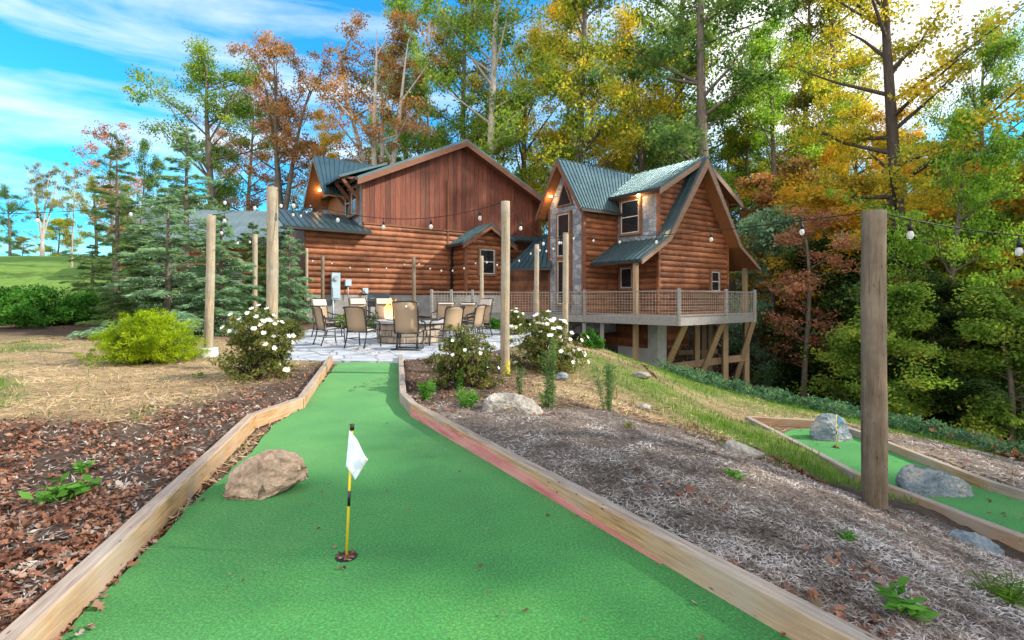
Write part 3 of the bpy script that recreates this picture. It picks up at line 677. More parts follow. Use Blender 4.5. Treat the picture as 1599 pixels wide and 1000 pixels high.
rock_hull(403, 785, 0, [(-.27,-.05,-.03),(-.25,-.16,.0),(-.27,0,.12),(-.20,-.02,.20),(-.05,-.06,.285),(.10,-.02,.275),(.20,.0,.235),(.265,-.02,.14),(.25,.06,.06),(.20,-.03,.06),(.0,-.14,.0),(-.24,-.12,.02),(.1,.18,0),(-.2,.2,0),(-.1,.15,.22),(.12,.14,.2),(.02,-.10,.12)], M['rock_tan'], 'tan and pink boulder lying on the near green against the left timber', 1)
rock_hull(801, 650, .0, [(-.35,-.05,0),(-.33,0,.14),(-.26,.03,.205),(-.1,.02,.215),(.06,.0,.20),(.2,.0,.16),(.36,-.03,.03),(.3,-.12,-.03),(0,-.18,-.02),(-.3,-.14,-.02),(-.28,-.1,.14),(.02,-.12,.13),(-.2,.25,0),(.2,.25,0),(-.15,.2,.2),(.12,.18,.15)], M['rock_pale'], 'flat pale grey boulder in the bed between the weeds, right of the green', 2)
rock(1166, 722, -.38, .42, .19, .2, 23, M['rock_pale'], 'small rounded pale stone on the grass edge of the mulch', R(-14), cuts=3)
rock_hull(1306, 690, Z2, [(-.33,0,.1),(-.3,-.1,-.02),(-.27,0,.28),(-.13,0,.40),(-.02,-.02,.37),(.12,0,.385),(.22,0,.30),(.31,0,.16),(.34,-.05,-.02),(.0,-.18,-.02),(-.02,-.12,.2),(.15,.2,0),(-.15,.2,0),(0,.18,.3)], M['rock_blue'], 'blue grey boulder at the far end of the lower green behind the small flag', 3)
rock_hull(1476, 778, Z2, [(-.38,.05,.1),(-.37,.0,.26),(-.22,.02,.31),(-.02,.0,.27),(.12,-.04,.25),(.26,-.06,.16),(.37,-.08,.08),(.39,-.1,-.02),(.2,-.16,-.02),(-.05,-.14,.02),(-.33,-.1,.0),(-.3,-.08,.14),(-.2,.25,0),(.2,.2,0),(-.1,.2,.2)], M['rock_blue'], 'long blue and buff boulder on the lower green right of the thick post', 4)
rock(1532, 876, -.80, .42, .18, .22, 57, M['rock_blue'], 'small slanting grey boulder below the brown timber near the right edge of the picture', R(-18))
rock(12, 522, .1, 1.5, .45, .8, 63, M['rock_tan'], 'low brown boulder in front of the dark bushes at the left edge of the picture')
rock(1006, 642, -.3, .22, .09, .16, 71, M['rock_pale'], 'fist sized pale stone in the grass on the slope', cuts=4)
rock(1003, 590, -.3, .4, .1, .2, 75, M['rock_pale'], 'flat pale stone high on the straw slope below the deck', cuts=4)
rock(1378, 800, -.52, .13, .06, .1, 81, M['rock_pale'], 'white pebble at the foot of the thick post', cuts=3)
rock(878, 592, -.02, .22, .1, .2, 85, M['rock_blue'], 'small blue stone under the white flowering shrub right of the patio', cuts=4)

# ------------------------------------------------------------------ golf flags
def flag(px, py, z, hgt, label, pcol, r=.0065, bands=True, lean=(.028, 0)):
    p = G(px, py, z)
    o = empty('golf_flag', p, 0, label, 'golf flag', 'flags in the putting greens')
    top = Vector((lean[0] * hgt / .64, lean[1], hgt))
    yl = simple('yellow pole', (.72, .52, .03), .4, var=.05)
    def seg(a, b, nm, mat, rr=r): MB().tube([top * a, top * b], rr, 10).build(nm, mat, o, True)
    seg(-.04, 1.0, 'pole', yl)
    seg(.385, .50, 'band', M['black'], r * 1.12)
    seg(.955, 1.0, 'pole_cap', M['black'], r * 1.6)
    # flag cloth hanging in a folded lozenge, checked white and pale blue
    m, t, b = NT('checked flag cloth', .8)
    co = N(t, 'ShaderNodeTexCoord').outputs['Object']; mp = N(t, 'ShaderNodeMapping'); mp.inputs['Rotation'].default_value = (0, R(25), 0); t.links.new(co, mp.inputs[0])
    ck = N(t, 'ShaderNodeTexChecker'); ck.inputs['Scale'].default_value = 22; ck.inputs[1].default_value = pcol[0]; ck.inputs[2].default_value = pcol[1]
    t.links.new(mp.outputs[0], ck.inputs[0]); t.links.new(ck.outputs[0], b.inputs['Base Color'])
    k = hgt / .64; nU, nV = 12, 12; vs = []; fs = []
    A = Vector((.020, -.008, .612)); B = Vector((.004, -.010, .44)); C_ = Vector((.052, -.03, .385)); D = Vector((.118, -.03, .485))
    for i in range(nU + 1):
        for j in range(nV + 1):
            u, w_ = i / nU, j / nV
            q = A * (1 - u) * (1 - w_) + B * (1 - u) * w_ + C_ * u * w_ + D * u * (1 - w_)
            q = q + Vector((-.004, .012 * math.sin(u * 6 + w_ * 3) * u, .006 * math.sin(u * 5)))
            vs.append(q * k)
    for i in range(nU):
        for j in range(nV):
            a = i * (nV + 1) + j; fs.append((a, a + 1, a + nV + 2, a + nV + 1))
    me = bpy.data.meshes.new('flag_cloth'); me.from_pydata([tuple(v) for v in vs], [], fs)
    c = link('flag_cloth', me, m, o, True); sm = c.modifiers.new('s', 'SOLIDIFY'); sm.thickness = .0015
    MB().tube([(0, 0, -.03), (0, 0, .003)], .052, 20).build('cup', M['black'], o)
    n = 46; a = rng.random(n) * 6.28; rr = rng.random(n) * .045
    v, f = rhombs(np.stack([rr * np.cos(a), rr * np.sin(a), .004 + rng.random(n) * .014], 1), .028, .015, np.stack([np.cos(a * 3), np.sin(a * 3), rng.normal(0, .3, n)], 1), np.stack([rng.normal(0, .3, n), rng.normal(0, .3, n), np.ones(n)], 1))
    lf = link('cup_leaves', mesh_np('cup_leaves', v, f), LM['litter'], o); lf['kind'] = 'stuff'
flag(541, 870, 0.0, .645, 'near golf flag, black and yellow pole with a limp white checked flag', ((.78, .80, .86, 1), (.62, .70, .84, 1)))
flag(1306, 699, Z2, .50, 'small golf flag with blue cloth on the lower green before the blue boulder', ((.12, .25, .40, 1), (.16, .30, .45, 1)), lean=(.0, 0))

# ------------------------------------------------------------------ houses
ANG = math.atan2(.577, .816)
def roof_panel(parent, name, e0, e1, t1, t0, th=.06, rib=.26, gut=None, mat=None, label=None):
    "e0-e1 eave, t0-t1 top, all local; standing seams run from eave to top"
    e0, e1, t1, t0 = map(Vector, (e0, e1, t1, t0)); n = (e1 - e0).cross(t0 - e0).normalized()
    if n.z < 0: n = -n
    mb = MB(); mb.prism([e0, e1, t1, t0], -n * th)
    L = max((e1 - e0).length, (t1 - t0).length); k = max(1, int(L / rib))
    for i in range(k + 1):
        f = min(max(i / k, .004), .996); a = e0.lerp(e1, f); q = t0.lerp(t1, f)
        if (q - a).length > .15: mb.bar(a + n * .012, q + n * .012, .028, .045, n)
    o = mb.build(name, mat or M['roof'], parent)
    if label: o['label'] = label
    if gut:
        g = MB(); off = Vector((0, 0, -.06)) - (t0 - e0).normalized() * .04
        g.bar(e0 + off, e1 + off, .10, .11); g.build('gutter', M['gutter'], parent)
    return o
def log_wall(parent, poly, z0, axis, at, front, label=None, name='wall', course=.235, depth=.072, mat=None):
    "courses of rounded logs filling a polygon [(s,z)...] ; axis 0: runs along x at y=at; axis 1: runs along y at x=at"
    mb = MB(); zs = [p[1] for p in poly]; zmin, zmax = min(zs), max(zs); z = zmin
    def span(zz):
        r = []
        for i in range(len(poly)):
            (s0, a), (s1, b) = poly[i], poly[(i + 1) % len(poly)]
            if (a > zz) != (b > zz): r.append(s0 + (s1 - s0) * (zz - a) / (b - a))
        return (min(r), max(r)) if len(r) >= 2 else None
    prof = [(0, 0.0), (.10, .45), (.28, .85), (.5, 1.0), (.74, .85), (.93, .45), (1, 0.0)]
    while z < zmax - .02:
        z1 = min(z + course, zmax); lo = span(z + .01); hi = span(z1 - .01)
        if lo and hi:
            for k in range(len(prof) - 1):
                (f0, d0), (f1, d1) = prof[k], prof[k + 1]
                za, zb = z + (z1 - z) * f0, z + (z1 - z) * f1
                s0 = lo[0] + (hi[0] - lo[0]) * f0; s1 = lo[1] + (hi[1] - lo[1]) * f0
                q0 = lo[0] + (hi[0] - lo[0]) * f1; q1 = lo[1] + (hi[1] - lo[1]) * f1
                A, B = at + front * d0 * depth, at + front * d1 * depth
                if axis == 0: mb.add([(s0, A, za), (s1, A, za), (q1, B, zb), (q0, B, zb)], [(0, 1, 2, 3)])
                else: mb.add([(A, s0, za), (A, s1, za), (B, q1, zb), (B, q0, zb)], [(0, 1, 2, 3)])
        z = z1
    P = [((s, at, zz) if axis == 0 else (at, s, zz)) for s, zz in poly]
    mb.prism([Vector(p) - (Vector((0, front * .004, 0)) if axis == 0 else Vector((front * .004, 0, 0))) for p in P], (0, -front * .12, 0) if axis == 0 else (-front * .12, 0, 0))
    o = mb.build(name, mat or (M['log'] if axis == 0 else M['log_y']), parent)
    if label: o['label'] = label
    return o
def window(parent, axis, at, front, s0, s1, z0, z1, bars=True, poly=None, trim='winwood', fr='winframe', proud=.145):
    "frame with trim standing proud of the wall, sash frame and glass as sub-parts"
    def bx(mb, a, b, c, d, n0, n1):
        lo, hi = sorted((at + front * n0, at + front * n1))
        if axis == 0: mb.box(a, b, lo, hi, c, d)
        else: mb.box(lo, hi, a, b, c, d)
    w = .09
    mb = MB()
    bx(mb, s0 - w, s1 + w, z1, z1 + w, 0, proud); bx(mb, s0 - w, s1 + w, z0 - w, z0, 0, proud + .02)
    bx(mb, s0 - w, s0, z0, z1, 0, proud); bx(mb, s1, s1 + w, z0, z1, 0, proud)
    wi = mb.build('window', M[trim], parent)
    f = MB(); q = .045
    bx(f, s0, s1, z1 - q, z1 - .002, 0, proud - .015); bx(f, s0, s1, z0 + .002, z0 + q, 0, proud - .015)
    bx(f, s0 + .002, s0 + q, z0 + q, z1 - q, 0, proud - .015); bx(f, s1 - q, s1 - .002, z0 + q, z1 - q, 0, proud - .015)
    if bars: bx(f, s0 + q, s1 - q, (z0 + z1) / 2 - .02, (z0 + z1) / 2 + .02, 0, proud - .02)
    f.build('window_frame', M[fr], wi)
    g = MB(); bx(g, s0 + .01, s1 - .01, z0 + .01, z1 - .01, .0, proud - .035); g.build('pane', M['glass'], wi)
    return wi
def lamp_spot(parent, loc, e=7):
    mb = MB(); mb.tube([(loc[0], loc[1], loc[2] - .02), (loc[0], loc[1], loc[2] + .03)], .06, 14)
    m = bpy.data.materials.get('soffit lamp')
    if not m:
        m, t, b = NT('soffit lamp'); b.inputs['Base Color'].default_value = (1, .7, .35, 1); b.inputs['Emission Color'].default_value = (1, .55, .2, 1); b.inputs['Emission Strength'].default_value = 12
    mb.build('soffit_lamp', m, parent)
    l = bpy.data.lights.new('soffit_light', 'POINT'); l.energy = e; l.color = (1, .6, .28); l.shadow_soft_size = .05
    o = bpy.data.objects.new('soffit_light', l); COL.objects.link(o); o.parent = parent; o.location = (loc[0], loc[1], loc[2] - .12)

# ---- left house
H = empty('log_house', (-6.37, 22.0, 0), ANG, 'large log house with brown board gable and teal metal roof behind the fire pit', 'house')
def lz(s): return 8.72 - abs(s - 4.8) * .475
log_wall(H, [(-2.4, 1.45), (9.6, 1.45), (9.6, 4.5), (0, 4.5), (0, 4.1), (-2.4, 4.1)], 0, 0, 0, -1)
bd = MB(); s = 0.0; rr = random.Random(3)
while s < 9.6:
    w = min(.24, 9.6 - s)
    bd.prism([(s + .006, -.02 - rr.random() * .012, 4.55), (s + w - .006, -.02 - rr.random() * .012, 4.55), (s + w - .006, -.025, lz(s + w)), (s + .006, -.025, lz(s))], (0, .08, 0)); s += .24
bd.prism([(0, .0, 4.5), (9.6, .0, 4.5), (9.6, .0, lz(9.6)), (4.8, .0, lz(4.8)), (0, .0, lz(0))], (0, .1, 0))
bd.build('gable_boards', M['board'], H)
mb = MB(); mb.box(-.02, 9.62, -.09, 0, 4.49, 4.56); mb.box(-.07, .05, -.06, .06, 4.56, 6.5); mb.box(9.55, 9.68, -.06, .06, 4.56, 6.5)
mb.box(4.0, 4.07, -.10, -.055, 1.5, 6.9); mb.build('trim_board', M['trim'], H)
mb = MB(); mb.box(-2.42, 9.6, -.02, .2, -.3, 1.45); mb.build('foundation', simple('grey block foundation', (.21, .205, .20), .9, var=.25, scale=3), H)
mb = MB(); mb.prism([(0, 0.1, 1.0), (0, 8.5, 1.0), (0, 8.5, 6.4), (0, .1, 6.4)], (.1, 0, 0)); mb.prism([(9.5, 0.1, 1.0), (9.5, 8.5, 1.0), (9.5, 8.5, 6.4), (9.5, .1, 6.4)], (.1, 0, 0)); mb.prism([(.1, 8.4, 1), (9.5, 8.4, 1), (9.5, 8.4, 6.4), (4.8, 8.4, 8.6), (.1, 8.4, 6.4)], (0, .1, 0)); mb.build('rear_wall', M['log_y'], H)
roof_panel(H, 'roof', (-.45, -.55, 8.85 - 5.25 * .475), (-.45, 9, 8.85 - 5.25 * .475), (4.8, 9, 8.85), (4.8, -.55, 8.85), .07, .35, True)
roof_panel(H, 'roof', (10.05, -.55, 8.85 - 5.25 * .475), (10.05, 9, 8.85 - 5.25 * .475), (4.8, 9, 8.85), (4.8, -.55, 8.85), .07, .35, True)
mb = MB()
for sx in (-1, 1):
    a = Vector((4.8 + sx * 5.25, -.53, 8.85 - 5.25 * .475 - .2)); b_ = Vector((4.8, -.53, 8.65))
    mb.prism([a + Vector((0, 0, -.13)), b_ + Vector((0, 0, -.13)), b_ + Vector((0, 0, .12)), a + Vector((0, 0, .12))], (0, -.05, 0))
mb.build('rake_board', M['trim'], H)
mb = MB()
for sx in (-1, 1):
    a = Vector((4.8 + sx * 5.15, -.5, 8.85 - 5.15 * .475 - .17)); b_ = Vector((4.8, -.5, 8.68))
    mb.prism([a, b_, b_ + Vector((0, 0, -.03)), a + Vector((0, 0, -.03))], (0, .5, 0))
mb.build('soffit', M['trim'], H)
# left side upper storey of stone, with windows and brackets
mb = MB(); mb.box(-.06, 0, .07, 6, 4.4, 6.45); mb.build('stone_wall', M['stone'], H)
for a in (.45, 1.35): window(H, 1, -.06, -1, a, a + .6, 5.0, 6.2)
for yy in (.35, 1.3, 2.2):
    k = MB(); k.bar((-.08, yy, 5.6), (-.85, yy, 6.45), .11, .13); k.bar((-.85, yy, 6.47), (-.06, yy, 6.5), .11, .11); k.build('roof_bracket', M['trim'], H)
roof_panel(H, 'dormer_roof', (-1.0, .1, 6.45), (-1.0, 2.5, 6.45), (1.1, 2.5, 7.3), (1.1, .1, 7.3), .06, .3, True)
# cross gable facing left
pz, py_, hw = 8.0, 3.35, 1.85
for sy in (-1, 1):
    roof_panel(H, 'cross_gable_roof', (-1.25, py_ + sy * hw, 5.95), (1.5, py_ + sy * hw, 5.95), (4.5, py_, pz), (-1.25, py_, pz), .08, .24, False)
    q = MB(); a = Vector((-1.22, py_ + sy * hw, 5.84)); b_ = Vector((-1.22, py_, pz - .1)); q.prism([a + Vector((0, 0, -.1)), b_ + Vector((0, 0, -.13)), b_, a], (-.05, 0, 0)); q.build('rake_board', M['trim_pale'], H)
    q = MB(); a = Vector((-1.2, py_ + sy * (hw - .02), 5.86)); b_ = Vector((-1.2, py_, pz - .13)); q.prism([a, b_, b_ + Vector((0, 0, -.03)), a + Vector((0, 0, -.03))], (1.15, 0, 0)); q.build('soffit', M['soffit'], H)
mb = MB(); mb.prism([(-.12, py_ - 1.6, 4.6), (-.12, py_ + 1.6, 4.6), (-.12, py_ + 1.6, 6.0), (-.12, py_, 7.75), (-.12, py_ - 1.6, 6.0)], (.1, 0, 0)); mb.build('gable_wall', M['soffit'], H)
lamp_spot(H, (-.7, 4.3, 6.6), 2)
# low wing over the log wall
roof_panel(H, 'wing_roof', (-3.3, -.5, 4.12), (.15, -.5, 4.12), (.15, 1.9, 5.1), (-3.3, 1.9, 5.1), .06, .26, True)
mb = MB(); mb.box(-2.42, -2.3, 0, 4, .2, 4.2); mb.prism([(-2.3, 1.8, 4.2), (0, 1.8, 4.2), (0, 1.8, 5.0), (-2.3, 1.8, 5.0)], (0, .1, 0)); mb.build('wing_wall', M['log_y'], H)
mb = MB(); mb.box(-3.2, .1, -.42, -.02, 4.0, 4.04); mb.build('soffit', M['trim'], H)
# bay
log_wall(H, [(4.35, 1.45), (6.6, 1.45), (6.6, 3.95), (5.5, 4.65), (4.35, 3.95)], 0, 0, -1.2, -1)
log_wall(H, [(-1.2, 1.45), (0, 1.45), (0, 4.0), (-1.2, 4.0)], 0, 1, 4.35, -1)
for a_ in (4.28, 6.53): MB().box(a_, a_ + .14, -1.27, -1.14, 1.45, 3.95).build('corner_board', M['trim'], H)
mb = MB(); mb.box(4.35, 6.6, -1.2, 0, .2, 1.45); mb.build('bay_foundation', M['concrete'], H)
for sx in (-1, 1):
    roof_panel(H, 'bay_roof', (5.48 + sx * 1.5, -1.6, 3.82), (5.48 + sx * 1.5, .05, 3.82), (5.48, .05, 4.8), (5.48, -1.6, 4.8), .06, .28, True)
    q = MB(); a = Vector((5.48 + sx * 1.5, -1.58, 3.72)); b_ = Vector((5.48, -1.58, 4.70)); q.prism([a + Vector((0, 0, -.17)), b_ + Vector((0, 0, -.17)), b_, a], (0, -.05, 0)); q.build('rake_board', M['trim'], H)
window(H, 0, -1.2, -1, 5.05, 5.85, 2.45, 3.6)
mb = MB(); mb.tube([(4.2, -.12, 1.3), (4.2, -.12, 3.6), (4.2, -.5, 3.8)], .05, 8); mb.build('downpipe', M['gutter'], H, True)
# lean-to right of the bay
log_wall(H, [(6.6, .98), (11.2, .98), (11.2, 4.2), (6.6, 4.2)], 0, 0, -.5, -1)
roof_panel(H, 'lean_to_roof', (6.9, -1.1, 4.22), (10.6, -1.1, 4.22), (10.6, 0, 4.6), (6.9, 0, 4.6), .06, .28, True)
# utilities on the wall
U = empty('electric_meter', H.matrix_basis @ Vector((-1.25, -.22, 0)), ANG, 'blue grey electric meter panel with conduit on the log wall', 'meter')
MB().box(-.17, .17, -.07, .08, 1.25, 2.35).build('panel_box', M['metal_grey'], U)
MB().box(-.13, .13, -.10, -.072, 1.3, 1.75).build('panel_door', M['metal_grey'], U)
MB().tube([(0, -.14, 2.12), (0, -.07, 2.12)], .10, 18).build('meter_dial', simple('meter glass', (.25, .3, .33), .2), U)
MB().tube([(-.1, 0, .3), (-.1, 0, 1.25)], .035, 8).build('conduit', M['metal_grey'], U, True)
U = empty('junction_box', H.matrix_basis @ Vector((-.72, -.16, 1.95)), ANG, 'small pale grey utility box on the log wall right of the electric meter', 'utility box')
MB().box(-.13, .13, -.06, .07, -.14, .14).build('box_body', M['metal_grey'], U, bevel=.012); MB().tube([(0, 0, -.6), (0, 0, -.14)], .02, 8).build('conduit', M['metal_grey'], U, True)
U = empty('gas_vent', H.matrix_basis @ Vector((.05, -.12, 1.62)), ANG, 'small round grey vent low on the log wall behind the chairs', 'vent')
MB().tube([(0, .05, 0), (0, -.08, 0)], .08, 14).build('vent_pipe', M['metal_grey'], U, True); MB().box(-.12, .12, .02, .06, -.12, .12).build('vent_plate', M['metal_grey'], U)

# ---- right cabin
K = empty('log_cabin', (6.0, 21.0, 0), ANG, 'smaller log cabin with steep A frame gable and stone tower window on stilts', 'house')
AX, APZ = 2.42, 7.4
def dz(x): return APZ - .06 - abs(x - AX) * .565
log_wall(K, [(0, .51), (4.85, .51), (4.85, dz(4.85)), (AX, dz(AX)), (0, dz(0))], 0, 0, 0, -1)
log_wall(K, [(0, .51), (2.22, .51), (2.22, 3.6), (0, 3.6)], 0, 1, 0, -1)
mb = MB(); mb.box(-.07, 0, .02, 2.22, 3.6, 5.8); mb.build('stone_wall', M['stone'], K)
mb = MB(); mb.box(0, .12, 2.2, 6.6, .5, 5.8); mb.box(4.75, 4.85, .12, 6.6, .5, 5.8); mb.prism([(0.12, 6.5, .5), (4.75, 6.5, .5), (4.75, 6.5, 6), (AX, 6.5, 7.3), (.12, 6.5, 6)], (0, .1, 0)); mb.build('rear_wall', M['log_y'], K)
for a_ in (-.09, 4.80): MB().box(a_, a_ + .12, -.09, .03, .62, 5.75).build('corner_board', M['log'], K)
window(K, 0, 0, -1, 3.5, 4.1, 1.62, 2.5)
window(K, 1, -.07, -1, .86, 1.86, 4.1, 5.5)
window(K, 1, 0, -1, 1.3, 1.95, 1.75, 2.62, bars=False)
# dormer (shallow) roof
for sx in (-1, 1):
    ex = AX + sx * 2.95; ez = APZ - 2.95 * .565
    roof_panel(K, 'dormer_roof', (ex, -.5, ez), (ex, 6.8, ez), (AX, 6.8, APZ), (AX, -.5, APZ), .07, .26, True)
    q = MB(); a = Vector((ex, -.48, ez - .08)); b_ = Vector((AX, -.48, APZ - .08)); q.prism([a + Vector((0, 0, -.22)), b_ + Vector((0, 0, -.22)), b_, a], (0, -.05, 0)); q.build('rake_board', M['trim_pale'], K)
    q = MB(); a = Vector((ex, -.44, ez - .1)); b_ = Vector((AX, -.44, APZ - .1)); q.prism([a, b_, b_ + Vector((0, 0, -.03)), a + Vector((0, 0, -.03))], (0, .44, 0)); q.build('soffit', M['soffit'], K)
    q = MB(); x0, x1 = sorted((ex - sx * .02, AX + sx * 2.42)); q.box(x0, x1, -.42, 5, ez - .13, ez - .1); q.build('soffit', M['soffit'], K)
# A-frame strips and flared porch roofs
for sx in (-1, 1):
    kx, kz = AX + sx * 2.6, 3.75; ex, ez = AX + sx * 4.18, 2.8
    roof_panel(K, 'a_frame_roof', (kx, -.62, kz), (kx, -.02, kz), (AX + sx * .06, -.02, APZ - .04), (AX + sx * .06, -.62, APZ - .04), .08, .28)
    yb = 2.1 if sx < 0 else 6.0
    roof_panel(K, 'porch_roof', (ex, -.62, ez), (ex, yb, ez), (kx, yb, kz), (kx, -.62, kz), .06, .26, True)
    q = MB()
    P = [Vector((AX, -.62, APZ - .12)), Vector((kx, -.62, kz - .05)), Vector((ex, -.62, ez - .04))]
    nn = Vector((0, 0, -.34)); q.prism([P[0], P[1], P[1] + Vector((-sx * .14, 0, -.10)), P[0] + Vector((0, 0, -.42))], (0, -.06, 0))
    q.prism([P[1] + Vector((-sx * .14, .003, -.10)), P[1] + Vector((0, .003, 0)), P[2] + Vector((0, .003, 0)), P[2] + Vector((0, .003, -.16))], (0, -.06, 0))
    q.build('rake_board', M['trim_pale'], K)
    q = MB(); q.prism([(AX, -.58, APZ - .25), (kx - sx * .08, -.58, kz - .12), (kx - sx * .11, -.58, kz - .12), (AX - sx * .03, -.58, APZ - .25)], (0, .57, 0)); q.build('soffit', M['soffit'], K)
    q = MB(); q.prism([(kx, -.55, kz - .13), (ex, -.55, ez - .12), (ex, -.55, ez - .15), (kx, -.55, kz - .16)], (0, yb + .5, 0)); q.build('soffit', M['soffit'], K)
MB().box(6.3, 6.48, -.1, .08, .55, 2.75).build('porch_post', M['brace'], K)
MB().box(6.3, 6.48, 4.0, 4.18, .55, 2.75).build('porch_post', M['brace'], K)
MB().box(-1.68, -1.52, -.28, -.12, -1.6, 2.72).build('porch_post', M['brace'], K)
lamp_spot(K, (-.35, .75, 5.58), 4)
# tower
TX, TY0, TY1, TR = -2.06, 2.22, 4.42, 3.32
log_wall(K, [(TX, .51), (0, .51), (0, 5.5), (TX, 5.5)], 0, 0, TY0, -1)
mb = MB(); mb.prism([(TX - .06, TY0 - .03, .4), (TX - .06, TY1, .4), (TX - .06, TY1, 5.4), (TX - .06, TR, 7.15), (TX - .06, TY0 - .03, 5.4)], (.12, 0, 0)); mb.build('stone_wall', M['stone'], K)
for a_ in (TY0 - .08, TY1 - .05): MB().box(TX - .10, TX + .04, a_, a_ + .13, .62, 5.4).build('corner_board', M['trim'], K)
mb = MB(); mb.box(TX + .1, 0, TY1 - .1, TY1, .5, 5.4); mb.build('tower_rear_wall', M['log_y'], K)
window(K, 1, TX - .06, -1, 2.95, 3.72, 1.05, 2.95, False, trim='trim_pale' if False else 'winwood')
window(K, 1, TX - .06, -1, 2.95, 3.72, 3.15, 5.0, False)
tri = MB(); tri.prism([(TX - .07, 2.78, 5.35), (TX - .07, 3.86, 5.35), (TX - .07, TR, 6.45)], (-.09, 0, 0)); tw = tri.build('window', M['winwood'], K)
tri = MB(); tri.prism([(TX - .08, 2.9, 5.41), (TX - .08, 3.74, 5.41), (TX - .08, TR, 6.28)], (-.095, 0, 0)); tri.build('pane', M['glass'], tw)
for sy in (-1, 1):
    ey = TR + sy * 1.48; ez = 7.38 - 1.48 * 1.58
    roof_panel(K, 'tower_roof', (TX - .55, ey, ez), (.6 if sy < 0 else 0.0, ey, ez), (2.3, TR, 7.38), (TX - .55, TR, 7.38), .08, .225, True)
    q = MB(); a = Vector((TX - .53, ey, ez - .1)); b_ = Vector((TX - .53, TR, 7.3)); q.prism([a + Vector((0, 0, -.12)), b_ + Vector((0, 0, -.26)), b_, a + Vector((0, 0, .06))], (-.05, 0, 0)); q.build('rake_board', M['trim'], K)
    q = MB(); a = Vector((TX - .5, ey, ez - .13)); b_ = Vector((TX - .5, TR, 7.24)); q.prism([a, b_, b_ + Vector((0, 0, -.03)), a + Vector((0, 0, -.03))], (.46, 0, 0)); q.build('soffit', M['soffit'], K)
lamp_spot(K, (TX - .3, 4.02, 5.86), 2.5)
# breezeway between the houses
Lc = lambda x, y, z: K.matrix_basis.inverted() @ Vector((x, y, z))
K.matrix_basis  # local frame
def kl(x, y, z):
    d = Vector((x - 6.0, y - 21.0)); c, s_ = math.cos(ANG), math.sin(ANG); return Vector((d.x * c + d.y * s_, -d.x * s_ + d.y * c, z))
roof_panel(K, 'breezeway_roof', kl(-.25, 23.6, 2.7), kl(1.75, 22.9, 2.7), kl(1.9, 25.4, 4.5), kl(1.45, 26, 4.5), .06, .26, True)
q = MB(); q.prism([kl(-.6, 25.4, .5), kl(2.0, 24.6, .5), kl(2.0, 24.6, 2.9), kl(-.6, 25.4, 2.9)], (.1, .1, 0)); q.build('breezeway_wall', M['log'], K)
# foundation below the cabin
q = MB(); q.box(-.05, .5, -.02, .5, -2.6, .35); q.box(-.02, .2, .5, 2.2, -2.6, -.8); q.build('pier', M['concrete'], K)
q = MB(); q.box(-.03, .1, .5, 4, -.8, .4); q.box(.5, 2.0, .0, .15, -.75, .4); q.build('skirt_panel', M['log_y'], K)
q = MB(); q.box(TX, -.05, 2.3, 4.4, -.2, .4); q.build('tower_foundation', M['stone'], K)

# ---- deck
DZ = .62
P0, P1, P2, P3, P4 = Vector((10.04, 21.2)), Vector((5.80, 17.8)), Vector((2.95, 20.9)), Vector((.95, 22.0)), Vector((-3.2, 20.4))
D = empty('deck', (P1.x, P1.y, 0), 0, 'raised wooden deck with wire mesh railing wrapping the cabin on tall timber braces', 'deck')
def dl(p, z): return Vector((p[0] - P1.x, p[1] - P1.y, z))
back = [Vector((11.6, 25.0)), Vector((9.9, 25.0)), Vector((6.0, 21.2)), Vector((4.6, 23.2)), Vector((2.6, 22.3)), Vector((1.9, 24.3)), Vector((-.5, 25.2)), Vector((-3.0, 22.5))]
q = MB(); q.prism([dl(p, DZ - .05) for p in [P4, P3, P2, P1, P0] + back], (0, 0, .045)); q.build('deck_boards', M['deckwood'], D)
segs = [(P0, P1, 3, True), (P1, P2, 2, True), (P2, P3, 2, True), (P3, P4, 5, False)]
for i, (a, b_, n, fas) in enumerate(segs):
    d = (b_ - a).normalized(); nr = Vector((d.y, -d.x)) if i else Vector((d.y, -d.x))
    off = Vector((d.y, -d.x)) * .03
    q = MB(); h = .29 if i < 3 else .2
    q.bar(dl(a, DZ - h / 2), dl(b_, DZ - h / 2), .05, h); fo = q.build('fascia', M['deckwood'], D)
    q = MB(); RT = DZ + .93
    q.bar(dl(a, RT), dl(b_, RT), .09, .04); q.bar(dl(a, DZ + .07), dl(b_, DZ + .07), .05, .04); q.build('rail', M['deckwood'], D)
    L = (b_ - a).length; q = MB(); k = int(L / .13)
    for j in range(1, k):
        p = a.lerp(b_, j / k); q.bar(dl(p, DZ + .07), dl(p, RT), .011, .011)
    for j in range(1, 8):
        z = DZ + .07 + .105 * j; q.bar(dl(a, z), dl(b_, z), .011, .011)
    q.build('wire_mesh', M['wire'], D)
posts = [P0, P0.lerp(P1, .42), P1, P2, P3, P3.lerp(P4, .30), P3.lerp(P4, .62), P3.lerp(P4, .82), P4]
for p in posts:
    q = MB(); z0 = DZ - .30; q.box(p.x - P1.x - .06, p.x - P1.x + .06, p.y - P1.y - .06, p.y - P1.y + .06, z0, DZ + 1.03)
    q.build('railing_post', M['deckwood'], D, bevel=.02)
for (x, y) in ((2.95, 21.0), (2.2, 21.5), (3.6, 20.5), (1.0, 22.0)):
    MB().box(x - P1.x - .07, x - P1.x + .07, y - P1.y - .07, y - P1.y + .07, -1.4, DZ - .3).build('support_post', M['deckwood'], D)
for px, Y, zb in ((1088, 21.5, -3), (1098, 23.5, -3.2), (1132, 21.2, -3), (1165, 22.0, -3.3), (1108, 24.5, -3.4)):
    p = V(px, Y) - Vector((P1.x, P1.y, 0)); MB().box(p.x - .1, p.x + .1, p.y - .1, p.y + .1, zb, DZ - .06).build('support_post', M['brace'], D)
def pd(px, py, Y): v = V(px, Y, ZY(py, Y)); return (v.x - P1.x, v.y - P1.y, v.z)
